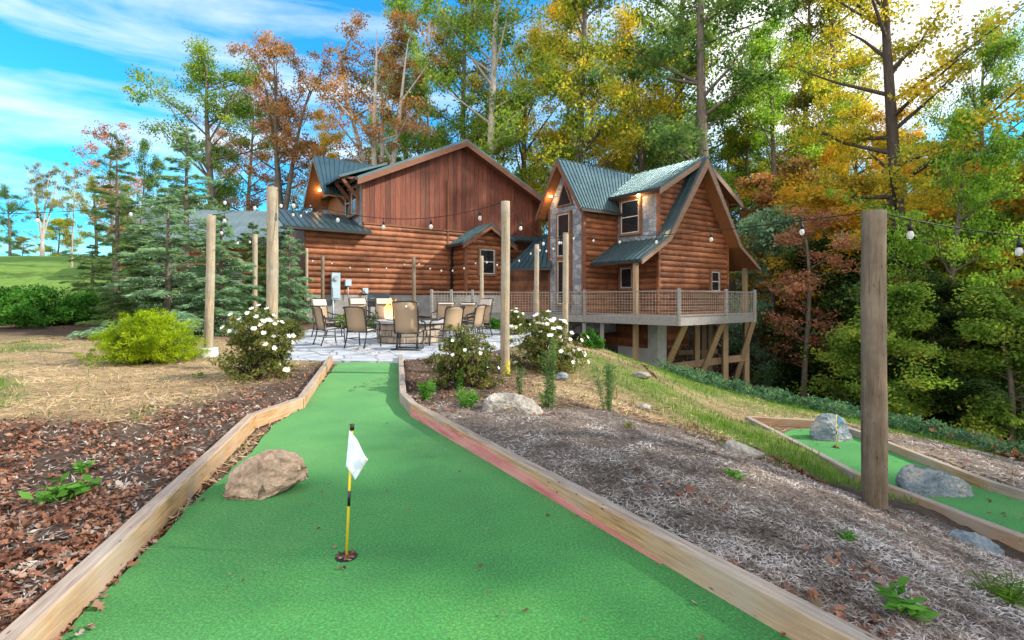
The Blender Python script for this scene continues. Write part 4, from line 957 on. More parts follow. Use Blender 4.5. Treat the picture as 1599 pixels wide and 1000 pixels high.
for a, b_ in (((1070, 508, 18.6), (1034, 590, 20.2)), ((1128, 505, 19.9), (1090, 600, 21.2)), ((1176, 502, 21.1), (1146, 602, 22.4))):
    MB().bar(pd(*a), pd(*b_), .2, .12, (0, 1, 0)).build('brace', M['brace'], D)
MB().bar(pd(1040, 574, 20.7), pd(1168, 558, 21.9), .06, .28).build('cross_beam', M['brace'], D)
MB().bar(pd(1060, 551, 23.0), pd(1120, 549, 23.8), .06, .2).build('cross_beam', M['brace'], D)

# ---- roofed wing far left behind the conifers
B = empty('outbuilding', (-14.0, 29.5, 1.3), R(8), 'low building with grey metal roof half hidden behind the blue green conifers', 'house')
roof_panel(B, 'roof', (-8.5, -.6, 3.2), (4.5, -.6, 3.2), (4.5, 3.5, 5.6), (-8.5, 3.5, 5.6), .07, .35, True, roofm('weathered grey metal', (.16, .22, .25)))
roof_panel(B, 'roof', (-8.5, 7.6, 3.2), (4.5, 7.6, 3.2), (4.5, 3.5, 5.6), (-8.5, 3.5, 5.6), .07, .35, False, bpy.data.materials['weathered grey metal'])
log_wall(B, [(-8, -1), (4, -1), (4, 3.2), (-8, 3.2)], 0, 0, 0, -1)
q = MB(); q.prism([(4, 0, -1), (4, 7, -1), (4, 7, 3.2), (4, 3.5, 5.4), (4, 0, 3.2)], (.1, 0, 0)); q.build('gable_wall', M['log_y'], B)
for s in (-6, -2.5, 1): window(B, 0, 0, -1, s, s + 1.1, 1.0, 2.3)

# ------------------------------------------------------------------ light posts
def rpost(px, pt, pb, w, Y, label, mat='polew', base=None, footing=False, lean=0.0, gnd=None):
    z = tz(*V(px, Y).xy) if gnd is None else gnd
    p = V(px, Y, z); top = ZY(pt, Y) - z; r = w / 800 * Y / 2
    n = 16; seg = 22; me = MB(); P = []; rad = []
    for i in range(n + 1):
        f = i / n; P.append((lean * f + .006 * math.sin(f * 5 + px), .004 * math.sin(f * 7 + px), -.3 + (top + .3) * f)); rad.append(r * (1.04 - .07 * f) * (1 + .015 * math.sin(f * 17 + px)))
    b0 = MB(); b0.tube(P, rad, seg)
    o = b0.build('post', M[mat], None, True); o.name = 'light_post'; o.location = p
    tag(o, label, 'post', 'round posts carrying the string lights')
    if footing:
        e = empty('light_post', p, 0, label, 'post', 'round posts carrying the string lights')
        o.name = 'pole'; 
        for k in ('label', 'category', 'group'): del o[k]
        o.parent = e; o.location = (0, 0, 0)
        MB().tube([(0, 0, -.15), (0, 0, .2)], [.22, .19], 18).build('footing', M['concrete'], e, True)
    return Vector((p.x + lean, p.y, z + top))
T = {}
T['a'] = rpost(425, 293, 560, 17, 9.3, 'thick greenish round post behind the white flowering shrub, left of the house')
T['b'] = rpost(325, 336, 548, 12.5, 11.2, 'round post on a concrete footing between the lime bush and the white flowering shrub', footing=True, lean=.07)
T['c'] = rpost(398, 366, 500, 8, 17.5, 'thin far post against the conifers, left of the thick greenish post')
T['d'] = rpost(479, 388, 500, 4.5, 20.2, 'slender pale post at the left corner of the log wall beside the conifer')
T['e'] = rpost(504, 400, 500, 5.5, 20.0, 'slim grey post in front of the log wall left of the electric meter', 'poledark')
T['f'] = rpost(646, 402, 500, 6, 20.0, 'slim post before the log wall above the fire pit chairs', 'poledark')
T['g'] = rpost(752, 400, 500, 6, 19.2, 'slim post in front of the bay window of the large house')
T['h'] = rpost(838, 382, 500, 7.5, 17.6, 'slim post between the two houses, left of the stone tower')
T['i'] = rpost(883, 364, 520, 9, 14.6, 'post standing before the tall tower window of the cabin')
T['j'] = rpost(1365, 330, 787, 34, 4.35, 'thickest dark weathered post standing in the mulch beside the lower green', 'poledark', gnd=-.6)
T['k'] = rpost(789, 315, 585, 14, 8.5, 'round post with yellow lichen at its foot right of the azalea', lean=.0)
li = MB(); # lichen collar of its own colour
m, t, b = NT('yellow lichen', .9); nn = noise_tex(t, 30, 4); t.links.new(ramp(t, nn, [(.4, (.20, .16, .06)), (.6, (.45, .40, .03))]), b.inputs['Base Color'])
pk = V(789, 8.5, 0); li.tube([(pk.x, pk.y, tz(pk.x, pk.y) + .0), (pk.x, pk.y, .24)], [.083, .0795], 20, False); lo = li.build('lichen', m, None, True)
pk_o = [o for o in bpy.data.objects if o.get('label', '').startswith('round post with yellow')][0]
lo.parent = pk_o; lo.matrix_parent_inverse = Matrix.Translation(-pk_o.location)

glassb, gt, gb = NT('clear bulb glass', .05); gb.inputs['Base Color'].default_value = (.85, .85, .82, 1); gb.inputs['Transmission Weight'].default_value = .55; gb.inputs['Specular IOR Level'].default_value = .8; gb.inputs['IOR'].default_value = 1.3
def light_string(a, b, sag, n, label, bs=1.0, first=.5, r=.006):
    a = Vector(a); b = Vector(b)
    o = empty('string_light', a, 0, label, 'string light', 'bulb strings hung from post to post')
    f = lambda t: (b - a) * t + Vector((0, 0, -4 * sag * t * (1 - t)))
    MB().tube([f(i / 24) for i in range(25)], r, 5).build('cable', M['line'], o)
    for i in range(n):
        t = (i + first) / n; p = f(t)
        MB().tube([p, p + Vector((0, 0, -.05 * bs)), p + Vector((0, 0, -.055 * bs)), p + Vector((0, 0, -.115 * bs))], [.005, .005, .018 * bs, .02 * bs], 8).build('socket', M['line'], o, True)
        MB().tube([p + Vector((0, 0, -z * bs)) for z in (.112, .13, .155, .18, .198)], [.014 * bs, .026 * bs, .032 * bs, .026 * bs, .008 * bs], 10).build('bulb', glassb, o, True)
light_string(T['a'], T['k'], .42, 5, 'string of five clear bulbs across the brown gable, greenish post to lichened post', 1.0)
light_string(T['k'], T['i'], .35, 3, 'string of bulbs from the lichened post back to the tower window post')
light_string(T['i'], T['j'], .15, 6, 'long string of bulbs from the tower window post to the thickest post', .75)
light_string(T['j'], V(1900, 3.9, 1.75), .12, 3, 'string of bulbs leaving the picture at the right from the thickest post', .85, .35)
light_string(T['a'], V(-300, 9.5, 3.0), .3, 5, 'string of bulbs leaving the picture at the left over the conifers', .9)
light_string(T['b'], T['a'], .12, 2, 'short string between the footed post and the greenish post')
light_string(T['b'], T['c'], .3, 3, 'string of bulbs from the footed post back to the thin far post')
light_string(T['c'], T['e'], .3, 3, 'string of bulbs low over the conifer to the slim grey post')
light_string(T['e'], T['f'], .35, 5, 'low string of small bulbs along the log wall above the meter')
light_string(T['f'], T['g'], .4, 6, 'low string of small bulbs along the log wall to the bay window')
light_string(T['g'], T['h'], .35, 5, 'low string of small bulbs before the breezeway roof')
light_string(T['h'], T['i'], .2, 4, 'short string of bulbs before the stone tower')
light_string(T['a'], H.matrix_basis @ Vector((0, 0, 0)) if False else Vector((-9.2, 23.6, 5.9)), .5, 5, 'string of bulbs from the greenish post up to the left roof corner')

# ------------------------------------------------------------------ fire pit, chairs, grill
FPc = Vector((-2.75, 14.1, 0)); fz = patz(14.1)
FP = empty('fire_pit', (FPc.x, FPc.y, fz), 0, 'round stone fire pit with grey cap and burning fire amid the chairs', 'fire pit')
q = MB(); q.tube([(0, 0, 0), (0, 0, .5)], [.86, .86], 30); q.build('core', M['concrete'], FP, True)
rr = random.Random(5); q = MB()
for row in range(3):
    a = rr.random(); z0 = .005 + row * .165
    while a < 6.28 + .1:
        w = rr.uniform(.22, .42); 
        if a + w > 6.5: break
        pts = []
        for f in (0.02, .5, .98):
            t = a + w * f; rad = .93 + rr.uniform(-.02, .03); pts.append((math.cos(t) * rad, math.sin(t) * rad))
        inner = [(x * .86, y * .86) for x, y in pts]
        q.prism([(x, y, z0) for x, y in pts + inner[::-1]], (0, 0, .152)); a += w
q.build('stone_ring', M['pitstone'], FP, bevel=.015)
q = MB(); q.tube([(0, 0, .505), (0, 0, .58)], [1.02, 1.03], 30); q.build('cap', simple('grey stone cap', (.30, .30, .31), .8, scale=3), FP, bevel=.008)
q = MB(); q.tube([(0, 0, .585), (0, 0, .61)], [.72, .7], 24); q.build('burner_bed', M['black'], FP)
fm, ft, fb = NT('flame'); ft.nodes.clear()
em = N(ft, 'ShaderNodeEmission'); tr_ = N(ft, 'ShaderNodeBsdfTransparent'); mx = N(ft, 'ShaderNodeMixShader'); oo = N(ft, 'ShaderNodeOutputMaterial')
co = N(ft, 'ShaderNodeTexCoord').outputs['Object']; sp = N(ft, 'ShaderNodeSeparateXYZ'); ft.links.new(co, sp.inputs[0])
mrg = N(ft, 'ShaderNodeMapRange'); mrg.inputs[1].default_value = .6; mrg.inputs[2].default_value = 1.35; ft.links.new(sp.outputs[2], mrg.inputs[0])
ft.links.new(ramp(ft, mrg.outputs[0], [(0, (1, .75, .3)), (.5, (1, .42, .10)), (1, (.8, .2, .05))]), em.inputs[0]); em.inputs[1].default_value = .85
nn = noise_tex(ft, 9, 3, mscale=(1, 1, .4), coord=co); mm = N(ft, 'ShaderNodeMath', operation='MULTIPLY_ADD'); mm.inputs[1].default_value = -.7; mm.inputs[2].default_value = .25
ft.links.new(mrg.outputs[0], mm.inputs[0]); ad = N(ft, 'ShaderNodeMath', operation='ADD'); ft.links.new(mm.outputs[0], ad.inputs[0]); ft.links.new(nn, ad.inputs[1]); ad.use_clamp = True
ft.links.new(ad.outputs[0], mx.inputs[0]); ft.links.new(tr_.outputs[0], mx.inputs[1]); ft.links.new(em.outputs[0], mx.inputs[2]); ft.links.new(mx.outputs[0], oo.inputs[0])
q = MB(); rr = random.Random(2)
for i in range(9):
    x, y = rr.uniform(-.66, -.36), rr.uniform(-.35, .1); h = rr.uniform(.3, .72); P = [(x + .06 * math.sin(f * 6 + i) * f, y + .05 * math.cos(f * 5 + i) * f, .6 + h * f) for f in [j / 7 for j in range(8)]]
    q.tube(P, [.05, .075, .08, .07, .055, .04, .022, .004], 9, False)
q.build('flame', fm, FP, True)
fl = bpy.data.lights.new('fire_light', 'POINT'); fl.energy = 6; fl.color = (1, .5, .18); fl.shadow_soft_size = .2
flo = bpy.data.objects.new('fire_light', fl); COL.objects.link(flo); flo.parent = FP; flo.location = (-.5, -.1, .95)

def make_chair(swivel=False, hi=1.08, tilt=.2):
    o = empty('patio_chair'); w = .29
    zt = hi
    # back profile (y backwards negative); front is +y
    B_ = [(-.20, .40), (-.23, .55), (-.265, .75), (-.30, .92), (-.35, zt)]
    Sx = [(.27, .415), (.15, .43), (0, .42), (-.20, .40)]
    def slab(pr, name, mat):
        mb = MB(); n = len(pr)
        vs = []
        for (y, z) in pr: vs += [(-w + .02, y, z), (0, y - .018, z - .012), (w - .02, y, z)]
        fs = []
        for i in range(n - 1):
            for j in range(2): a = i * 3 + j; fs.append((a, a + 1, a + 4, a + 3))
        me = bpy.data.meshes.new(name); me.from_pydata(vs, [], fs); q = link(name, me, mat, o, True)
        so_ = q.modifiers.new('s', 'SOLIDIFY'); so_.thickness = .012
        return q
    slab(B_, 'backrest', M['sling']); slab(Sx, 'seat', M['sling_back'])
    mb = MB(); vs = [(-w + .03, B_[3][0] + .02, B_[3][1] + .0), (w - .03, B_[3][0] + .02, B_[3][1]), (w - .03, B_[4][0] + .02, B_[4][1] - .01), (-w + .03, B_[4][0] + .02, B_[4][1] - .01)]
    mb.prism(vs, (0, .05, .01)); mb.build('headrest', M['sling_back'], o, bevel=.012)
    r = .0165
    f = MB()
    for sx in (-1, 1): f.tube([(sx * w, y, z) for y, z in Sx[:-1] + B_], r, 8)
    f.tube([(-w, B_[-1][0], B_[-1][1]), (-w * .5, B_[-1][0] - .01, B_[-1][1] + .012), (w * .5, B_[-1][0] - .01, B_[-1][1] + .012), (w, B_[-1][0], B_[-1][1])], r, 8)
    f.tube([(-w, .27, .415), (w, .27, .415)], r, 8); f.tube([(-w, -.20, .39), (w, -.20, .39)], r, 8)
    f.build('frame', M['black'], o, True)
    for sx in (-1, 1):
        x = sx * (w + .03)
        MB().tube([(sx * w, -.262, .72), (x, -.20, .70), (x, -.05, .655), (x, .12, .65), (x, .22, .63), (x, .265, .57), (x, .27, .43)], .018, 8).build('armrest', M['black'], o, True)
    if not swivel:
        for sx in (-1, 1):
            x = sx * (w + .03)
            MB().tube([(x, .27, .45), (x, .275, .2), (x, .30, 0)], r, 8).build('leg', M['black'], o, True)
            MB().tube([(sx * w, -.20, .41), (sx * w, -.24, .2), (sx * w, -.31, 0)], r, 8).build('leg', M['black'], o, True)
        MB().tube([(-w, -.235, .22), (w, -.235, .22)], .01, 6).build('stretcher', M['black'], o, True)
        MB().tube([(-w, -.235, .22), (-w - .02, .275, .22)], .01, 6).build('stretcher', M['black'], o, True)
        MB().tube([(w, -.235, .22), (w + .02, .275, .22)], .01, 6).build('stretcher', M['black'], o, True)
    else:
        for sx in (-1, 1):
            MB().tube([(sx * w, .22, .42), (sx * w, .20, .06), (sx * w, .16, .02), (sx * w, -.30, .02)], r * 1.15, 8).build('leg', M['black'], o, True)
            MB().tube([(sx * (w - .05), -.10, .40), (sx * (w - .05), -.20, .02)], .026, 8).build('rocker_spring', M['black'], o, True)
        MB().tube([(-w - .06, -.30, .02), (w + .08, -.30, .02)], .02, 8).build('base_bar', M['black'], o, True)
        MB().tube([(-w, .16, .02), (w, .16, .02)], .02, 8).build('base_bar', M['black'], o, True)
        MB().tube([(.03, -.375, 1.03), (.05, -.38, 1.0)], .02, 8).build('care_tag', simple('white tag', (.8, .8, .8), .6), o)
    return o
std = make_chair(False, .98); hiC = make_chair(False, 1.12); rock_ = make_chair(True, 1.12)
def place(src, px, Y, label, face=None, first=False, rz=0):
    c = src if first else copy_tree(src)
    p = V(px, Y, patz(Y)); c.location = p
    if face is None:
        d = FPc - p; face = math.atan2(d.y, d.x) - math.pi / 2
    c.rotation_euler = (0, 0, face + rz)
    return tag(c, label, 'chair', 'sling chairs round the fire pit')
place(rock_, 639, 12.15, 'rocking sling chair on a sled base seen from behind, nearest to the putting green', first=True, rz=R(-14))
place(std, 514, 13.1, 'sling chair seen from behind, leftmost of the front chairs, nearest the white flowering shrub', first=True, rz=R(12))
place(std, 566, 12.55, 'low sling chair seen from behind left of the rocking chair', rz=R(8))
place(std, 698, 12.9, 'low sling chair seen from behind right of the rocking chair', rz=R(4))
place(std, 735, 13.9, 'low sling chair turned sideways with brown back above the azalea', rz=R(-14))
place(hiC, 747, 15.6, 'high backed chair in profile at the right end of the ring', first=True, rz=R(0))
place(hiC, 510, 15.4, 'high backed chair in profile at the left end of the ring', rz=R(0))
place(hiC, 564, 16.9, 'high backed pale chair facing us left of the flames, below the electric meter', rz=R(0))
place(hiC, 603, 17.0, 'high backed pale chair facing us just left of the flames, before the grill', rz=R(0))
place(std, 692, 16.8, 'pale sling chair facing us right of the flames', rz=R(0))
place(std, 723, 16.4, 'pale sling chair facing us second from the right of the ring', rz=R(0))

gz_ = tz(*V(592, 20.3).xy)
GR = empty('grill', V(592, 20.3, gz_), R(8), 'black lidded gas grill in front of the foundation of the large house', 'grill')
q = MB(); q.box(-.42, .42, -.25, .25, .55, .78); q.build('firebox', M['black'], GR, bevel=.02)
q = MB(); q.prism([(-.42, -.27, .79), (-.42, .25, .79), (-.42, .25, 1.02), (-.42, .08, 1.1), (-.42, -.14, 1.06)], (.84, 0, 0)); lid = q.build('lid', simple('dark teal lid', (.02, .035, .04), .25), GR, bevel=.015)
MB().tube([(-.3, -.31, .88), (.3, -.31, .88)], .014, 8).build('handle', M['metal_grey'], lid, True)
for sx in (-1, 1): MB().box(sx * .44 if sx > 0 else -.72, .72 if sx > 0 else -.44, -.2, .2, .74, .77).build('side_shelf', M['black'], GR)
for sx in (-1, 1):
    for sy in (-1, 1): MB().box(sx * .38 - .02, sx * .38 + .02, sy * .2 - .02, sy * .2 + .02, 0, .55).build('leg', M['black'], GR)

# ------------------------------------------------------------------ plants
def crown_mesh(name, C, n, rad, L, Wd, up=.5, droop=0.0, axis=None):
    "n leaves gathered round clump centres C (m,3) with radii rad"
    C = np.asarray(C, float); m_ = len(C); k = rng.integers(0, m_, n); rad = np.broadcast_to(np.asarray(rad, float), (m_,))
    g = rnd_unit(n) * (rng.random(n) ** .55)[:, None] * rad[k][:, None]; g[:, 2] *= .62
    P = C[k] + g
    d = rnd_unit(n); d[:, 2] -= droop
    nr = rnd_unit(n) + np.array([0, 0, up])
    v, f = rhombs(P, L * (.6 + .8 * rng.random(n)), Wd * (.6 + .8 * rng.random(n)), d, nr)
    return mesh_np(name, v, f)
def decid(seed, H_, cr, cb, n, L=.24, nl=22, clump=.85, shape='oval', lean=0.0, fork=0, tr=.22, dens=1.0):
    "returns trunk mesh and crown mesh of a broadleaved tree of height H_, crown radius cr, crown base cb"
    rr = random.Random(seed); mb = MB(); C = []; cs = []
    def stem(base, top, r0, r1, wob, k=10):
        P = []; ra = []
        ph = rr.random() * 6
        for i in range(k + 1):
            f = i / k; p = base.lerp(top, f); p = p + Vector((math.sin(f * 4 + ph) * wob * f, math.cos(f * 3.3 + ph) * wob * f, 0)); P.append(p); ra.append(r0 * (1 - f) ** .8 + r1)
        ra[0] *= 1.35; mb.tube(P, ra, 8, False); return P
    stems = []
    if fork:
        f0 = H_ * .22
        stems.append(stem(Vector((0, 0, -.6)), Vector((0, 0, f0)), tr * 1.1, tr * .7, 0))
        for i in range(fork):
            a = rr.random() * 1.2 + i * 6.28 / fork; s_ = cr * rr.uniform(.25, .6)
            stems.append(stem(Vector((0, 0, f0 * .85)), Vector((math.cos(a) * s_ * 1.2, math.sin(a) * s_ * 1.2, H_ * rr.uniform(.85, .97))), tr * .7, .02, .35))
    else:
        stems.append(stem(Vector((0, 0, -.8)), Vector((lean, lean * .3, H_ * .97)), tr, .025, .3, 14))
    for si, P in enumerate(stems):
        if fork and si == 0: continue
        nb = nl if not fork else max(6, int(nl / fork))
        for i in range(nb):
            f = (i + rr.random()) / nb; zf = cb + (1 - cb) * f
            q = zf * (len(P) - 1) if not fork else (max(.15, cb) + (1 - max(.15, cb)) * f) * (len(P) - 1)
            q = min(q, len(P) - 1.001); b0 = P[int(q)].lerp(P[int(q) + 1], q - int(q)); h = b0.z / H_
            t_ = (h - cb) / max(1e-3, 1 - cb); t_ = min(max(t_, 0), 1)
            if shape == 'oval': e = math.sin(math.pi * (t_ * .86 + .12)) ** .6
            elif shape == 'cone': e = 1 - t_ * .85
            elif shape == 'vase': e = .35 + .75 * math.sin(math.pi * min(1, t_ * .9 + .05))
            else: e = 1 - .35 * t_
            L_ = cr * e * rr.uniform(.65, 1.1) * (.7 if fork else 1)
            a = rr.random() * 6.283; el = rr.uniform(.15, .75) + t_ * .4
            d = Vector((math.cos(a) * math.cos(el), math.sin(a) * math.cos(el), math.sin(el)))
            mid = b0 + d * L_ * .5 + Vector((0, 0, -.03 * L_)); end = b0 + d * L_ + Vector((rr.uniform(-.3, .3), rr.uniform(-.3, .3), rr.uniform(-.12, .1) * L_))
            rb_ = max(.018, tr * .36 * (1 - .6 * t_)); mb.tube([b0, mid, end], [rb_, rb_ * .6, .012], 5, False)
            for j in range(rr.randint(3, 5)):
                f2 = rr.uniform(.35, 1); p0 = (b0.lerp(mid, f2 * 2) if f2 < .5 else mid.lerp(end, f2 * 2 - 1)); v = Vector((rr.uniform(-1, 1), rr.uniform(-1, 1), rr.uniform(-.3, .8))) * L_ * .34
                mb.tube([p0, p0 + v], [.014, .006], 3, False)
                for z in (.55, 1.0): C.append(p0 + v * z); cs.append(clump * rr.uniform(.45, 1.1))
            C.append(end); cs.append(clump * .8)
    tm = bpy.data.meshes.new('trunk'); tm.from_pydata(mb.v, [], mb.f); tm.polygons.foreach_set('use_smooth', [True] * len(tm.polygons))
    return tm, crown_mesh('crown', [tuple(c) for c in C], n, cs, L, L * .62)
def conifer(seed, H_, cr, n, cb=.05, droop=.25, L=.21, gap=1.0, tr=.16):
    rr = random.Random(seed); mb = MB(); mb.tube([(0, 0, -.6), (.02, .02, H_ * .5), (0, 0, H_)], [tr, tr * .55, .01], 7, False); P = []; Dv = []; k = 0
    z = H_ * cb; B = []
    while z < H_ * .985:
        t_ = (z / H_ - cb) / (1 - cb); L_ = cr * (1 - t_) ** .85 * rr.uniform(.5, 1.3) + .12
        for j in range(rr.randint(3, 5)):
            a = rr.random() * 6.283; B.append((z + rr.uniform(-.1, .1), a, L_ * rr.uniform(.7, 1.1), rr.uniform(-.1, .35) + t_ * .4))
        z += H_ * .020 * gap * rr.uniform(.7, 1.3)
    tot = sum(b_[2] for b_ in B)
    for (z, a, L_, el) in B:
        pts = []
        for f in (0, .35, .7, 1): pts.append(Vector((math.cos(a) * L_ * f, math.sin(a) * L_ * f, z + math.sin(el) * L_ * f - droop * L_ * f * f)))
        mb.tube(pts, [.022, .014, .009, .004], 4, False)
        m_ = max(6, int(n * L_ / tot)); f = np.sqrt(rng.random(m_)) * .96 + .04
        base = np.stack([np.cos(a) * L_ * f, np.sin(a) * L_ * f, z + np.sin(el) * L_ * f - droop * L_ * f * f], 1)
        side = rng.normal(0, .30, m_) * L_ * .55 * (1.25 - f)
        base += np.stack([-np.sin(a) * side, np.cos(a) * side, -np.abs(side) * .35 + rng.normal(0, .045, m_)], 1)
        d = np.stack([np.cos(a) - np.sin(a) * np.sign(side) * 1.1, np.sin(a) + np.cos(a) * np.sign(side) * 1.1, -.35 + rng.normal(0, .3, m_)], 1)
        P.append(base); Dv.append(d)
    P = np.concatenate(P); Dv = np.concatenate(Dv); m_ = len(P)
    v, f = rhombs(P, L * (.5 + rng.random(m_)), L * .17 * (.7 + .6 * rng.random(m_)), Dv, rnd_unit(m_) + np.array([0, 0, .8]))
    tm = bpy.data.meshes.new('trunk'); tm.from_pydata(mb.v, [], mb.f)
    return tm, mesh_np('crown', v, f)
PRO = {
 'tallA': decid(1, 20, 3.6, .30, 24000, 0.15, 30, .95, 'tall', tr=.26),
 'tallB': decid(2, 20, 3.9, .22, 26000, 0.15, 32, 1.0, 'oval', lean=1.0, tr=.25),
 'tallC': decid(3, 20, 3.3, .36, 19000, 0.145, 26, .85, 'tall', lean=-.8, tr=.24),
 'broadA': decid(4, 13, 4.4, .22, 24000, 0.14, 26, .95, 'oval', tr=.28),
 'broadB': decid(5, 12, 4.2, .12, 24000, 0.14, 26, .9, 'oval', lean=.6, tr=.22),
 'vase': decid(6, 14, 4.4, .25, 15000, 0.14, 30, .75, 'vase', fork=4, tr=.28),
 'vaseB': decid(16, 14, 4.6, .25, 18000, 0.14, 30, .8, 'vase', fork=3, tr=.26),
 'sparse': decid(7, 11, 2.6, .25, 6000, 0.14, 24, .6, 'oval', tr=.12),
 'lowA': decid(8, 7, 3.0, .05, 26000, 0.13, 28, .8, 'oval', tr=.10),
 'lowB': decid(9, 6, 2.8, .05, 24000, 0.13, 26, .75, 'cone', lean=.4, tr=.09),
 'lowC': decid(10, 9, 2.6, .10, 24000, 0.14, 28, .7, 'oval', tr=.10),
 'lean': decid(12, 22, 4.6, .34, 22000, 0.14, 32, .85, 'tall', lean=-1.6, tr=.30),
 'con': conifer(13, 10, 2.2, 22000, .04, gap=1.7),
 'conB': conifer(14, 12, 2.1, 18000, .10, .18, gap=1.4),
 'conC': conifer(15, 7, 2.3, 24000, .02, .3, gap=1.6),
}
SZ = {'tallA': 20, 'tallB': 20, 'tallC': 20, 'broadA': 13, 'broadB': 12, 'vase': 14, 'vaseB': 14, 'sparse': 11, 'lowA': 7, 'lowB': 6, 'lowC': 9, 'lean': 22, 'con': 10, 'conB': 12, 'conC': 7}
used = {}
def tree(px, top, Y, kind, mat, label, group=None, wx=1.0, bark='bark', rz=None, name='broadleaf_tree', zb=None):
    p = V(px, Y); z = tz(p.x, p.y) - .1 if zb is None else zb
    h = ZY(top, Y) - z; s = h / SZ[kind]
    key = (kind,)
    o = empty(name, (p.x, p.y, z), random.random() * 6.28 if rz is None else rz, label, 'tree', group)
    for nm, me in zip(('trunk', 'crown'), PRO[kind]):
        c = bpy.data.objects.new(nm, me); COL.objects.link(c); c.parent = o
        if not me.materials: me.materials.append(M['bark'])
        c.material_slots[0].link = 'OBJECT'; c.material_slots[0].material = M[bark] if nm == 'trunk' else LM[mat]
        c.scale = (s * wx, s * wx, s)
    return o
gb_ = 'autumn trees behind the houses'; gr_ = 'trees of the dark wood right of the cabin'; gl_ = 'trees beyond the lawn on the left'
# left, beyond the lawn
tree(66, 262, 47, 'vase', 'olive', 'old tree with forked leaning pale trunk at the crest of the lawn', gl_, .8, 'bark_pale')
tree(15, 300, 62, 'broadA', 'dark', 'dark green tree at the left edge of the picture beyond the lawn', gl_, .9)
tree(113, 262, 33, 'sparse', 'olive', 'thin young tree with white trunk standing on the lawn', gl_, .8, 'bark_pale')
tree(150, 285, 56, 'broadA', 'mixed', 'yellow green tree behind the white trunked young tree', gl_, 1.0)
tree(205, 300, 60, 'broadB', 'yellow', 'pale yellow tree low behind the conifers at left', gl_, 1.0)
tree(90, 345, 64, 'lowA', 'mixed', 'low yellow green bush tree beside the forked pale trunk', gl_, 1.3)
tree(178, 203, 29, 'sparse', 'rust', 'sparse tree with pinkish thin top above the left conifers', gl_, 1.0)
for px, tp, kd, mt in ((35, 372, 'lowA', 'olive'), (230, 330, 'lowC', 'olive'), (-30, 330, 'broadB', 'green'), (270, 300, 'broadB', 'green')):
    tree(px, tp, 66, kd, mt, {35: 'low olive tree left of the forked pale trunk', 230: 'low olive tree behind the leftmost conifers', -30: 'green tree at the far left edge beyond the lawn', 270: 'green tree behind the half hidden outbuilding'}[px], gl_, 1.2)
# conifers left of the house
gc_ = 'conifers left of the large house'
tree(182, 205, 17.5, 'conB', 'spruce_dark', 'open dark conifer with a bare lower trunk, leftmost of the conifers', gc_, 1.25, 'bark', name='conifer_tree')
tree(292, 190, 20.5, 'con', 'spruce', 'tallest blue green conifer between the dark open one and the footed post', gc_, 1.35, name='conifer_tree')
tree(262, 300, 15.8, 'conC', 'spruce', 'wide low blue green conifer in front of the tallest one, left of the footed post', gc_, 1.45, name='conifer_tree')
tree(345, 330, 16.5, 'conC', 'spruce', 'bushy blue green conifer right behind the footed post', gc_, 1.5, name='conifer_tree')
tree(395, 345, 19, 'conC', 'spruce_dark', 'darker conifer behind the thick greenish post', gc_, 1.2, name='conifer_tree')
tree(452, 352, 18.6, 'conC', 'spruce', 'blue green conifer touching the left corner of the log wall', gc_, 1.0, name='conifer_tree')
tree(225, 345, 16.2, 'conC', 'spruce_dark', 'low spreading conifer between the dark open one and the widest one', gc_, 1.5, name='conifer_tree')
tree(425, 330, 20.5, 'conC', 'spruce', 'feathery conifer just right of the thick greenish post', gc_, 1.3, name='conifer_tree')
tree(145, 380, 20, 'conC', 'spruce_dark', 'low dark conifer left of the dark open one', gc_, 1.5, name='conifer_tree')
tree(215, 240, 24, 'broadB', 'dark', 'dense dark green tree between the two tallest conifers', gc_, .55)
# behind the left house
tree(330, 95, 36, 'broadA', 'green', 'large dark green oak with reddish tips behind the tallest conifer', gb_, 1.0)
tree(385, 150, 44, 'broadB', 'rust', 'rusty thin tree right of the large dark oak', gb_, .8)
tree(440, 78, 38, 'vaseB', 'orange', 'orange tree left of the roof of the large house', gb_, .95)
tree(500, 190, 46, 'broadB', 'gold', 'golden tree low behind the left gable', gb_, .8)
tree(590, 48, 36, 'vase', 'orange', 'pinkish orange tree with many upright limbs behind the left roof', gb_, .95, 'bark_pale')
tree(665, 140, 42, 'broadA', 'green', 'round green tree just left of the gable peak', gb_, .9)
tree(640, -60, 52, 'tallC', 'green', 'tall thin green tree left of the pale trunked one, top out of the picture', gb_, .9)
tree(765, -190, 36, 'tallB', 'green', 'tall green tree with a straight pale trunk behind the gable peak', gb_, 1.0, 'bark_pale')
tree(725, -90, 45, 'tallA', 'olive', 'tall olive tree left of the pale trunked tree', gb_, .9)
tree(820, 70, 46, 'broadA', 'yellow', 'yellow green round tree over the right slope of the brown gable', gb_, .8)
tree(905, -150, 37, 'tallA', 'mixed', 'tall tree with yellow middle and orange top left of the tower roof', gb_, .95)
tree(900, -20, 50, 'tallB', 'gold', 'golden tall tree far behind the tower roof', gb_, .8)
tree(1000, 60, 40, 'broadA', 'yellow', 'airy yellow green tree behind the valley of the cabin roof', gb_, .75)
tree(960, 150, 50, 'broadB', 'gold', 'low golden tree just above the tower ridge', gb_, .9)
tree(790, 180, 50, 'broadB', 'mixed', 'low yellow green tree behind the right slope of the brown gable', gb_, .9)
tree(1108, -260, 33, 'tallC', 'dark', 'tall dark green tree with blue grey trunk above the apex of the cabin', gb_, 1.15, 'bark')
tree(1060, -200, 44, 'tallA', 'green', 'tall deep green tree left of the one above the apex', gb_, 1.0)
tree(1060, 180, 48, 'broadB', 'green', 'low green tree behind the ridge of the cabin', gb_, 1.0)
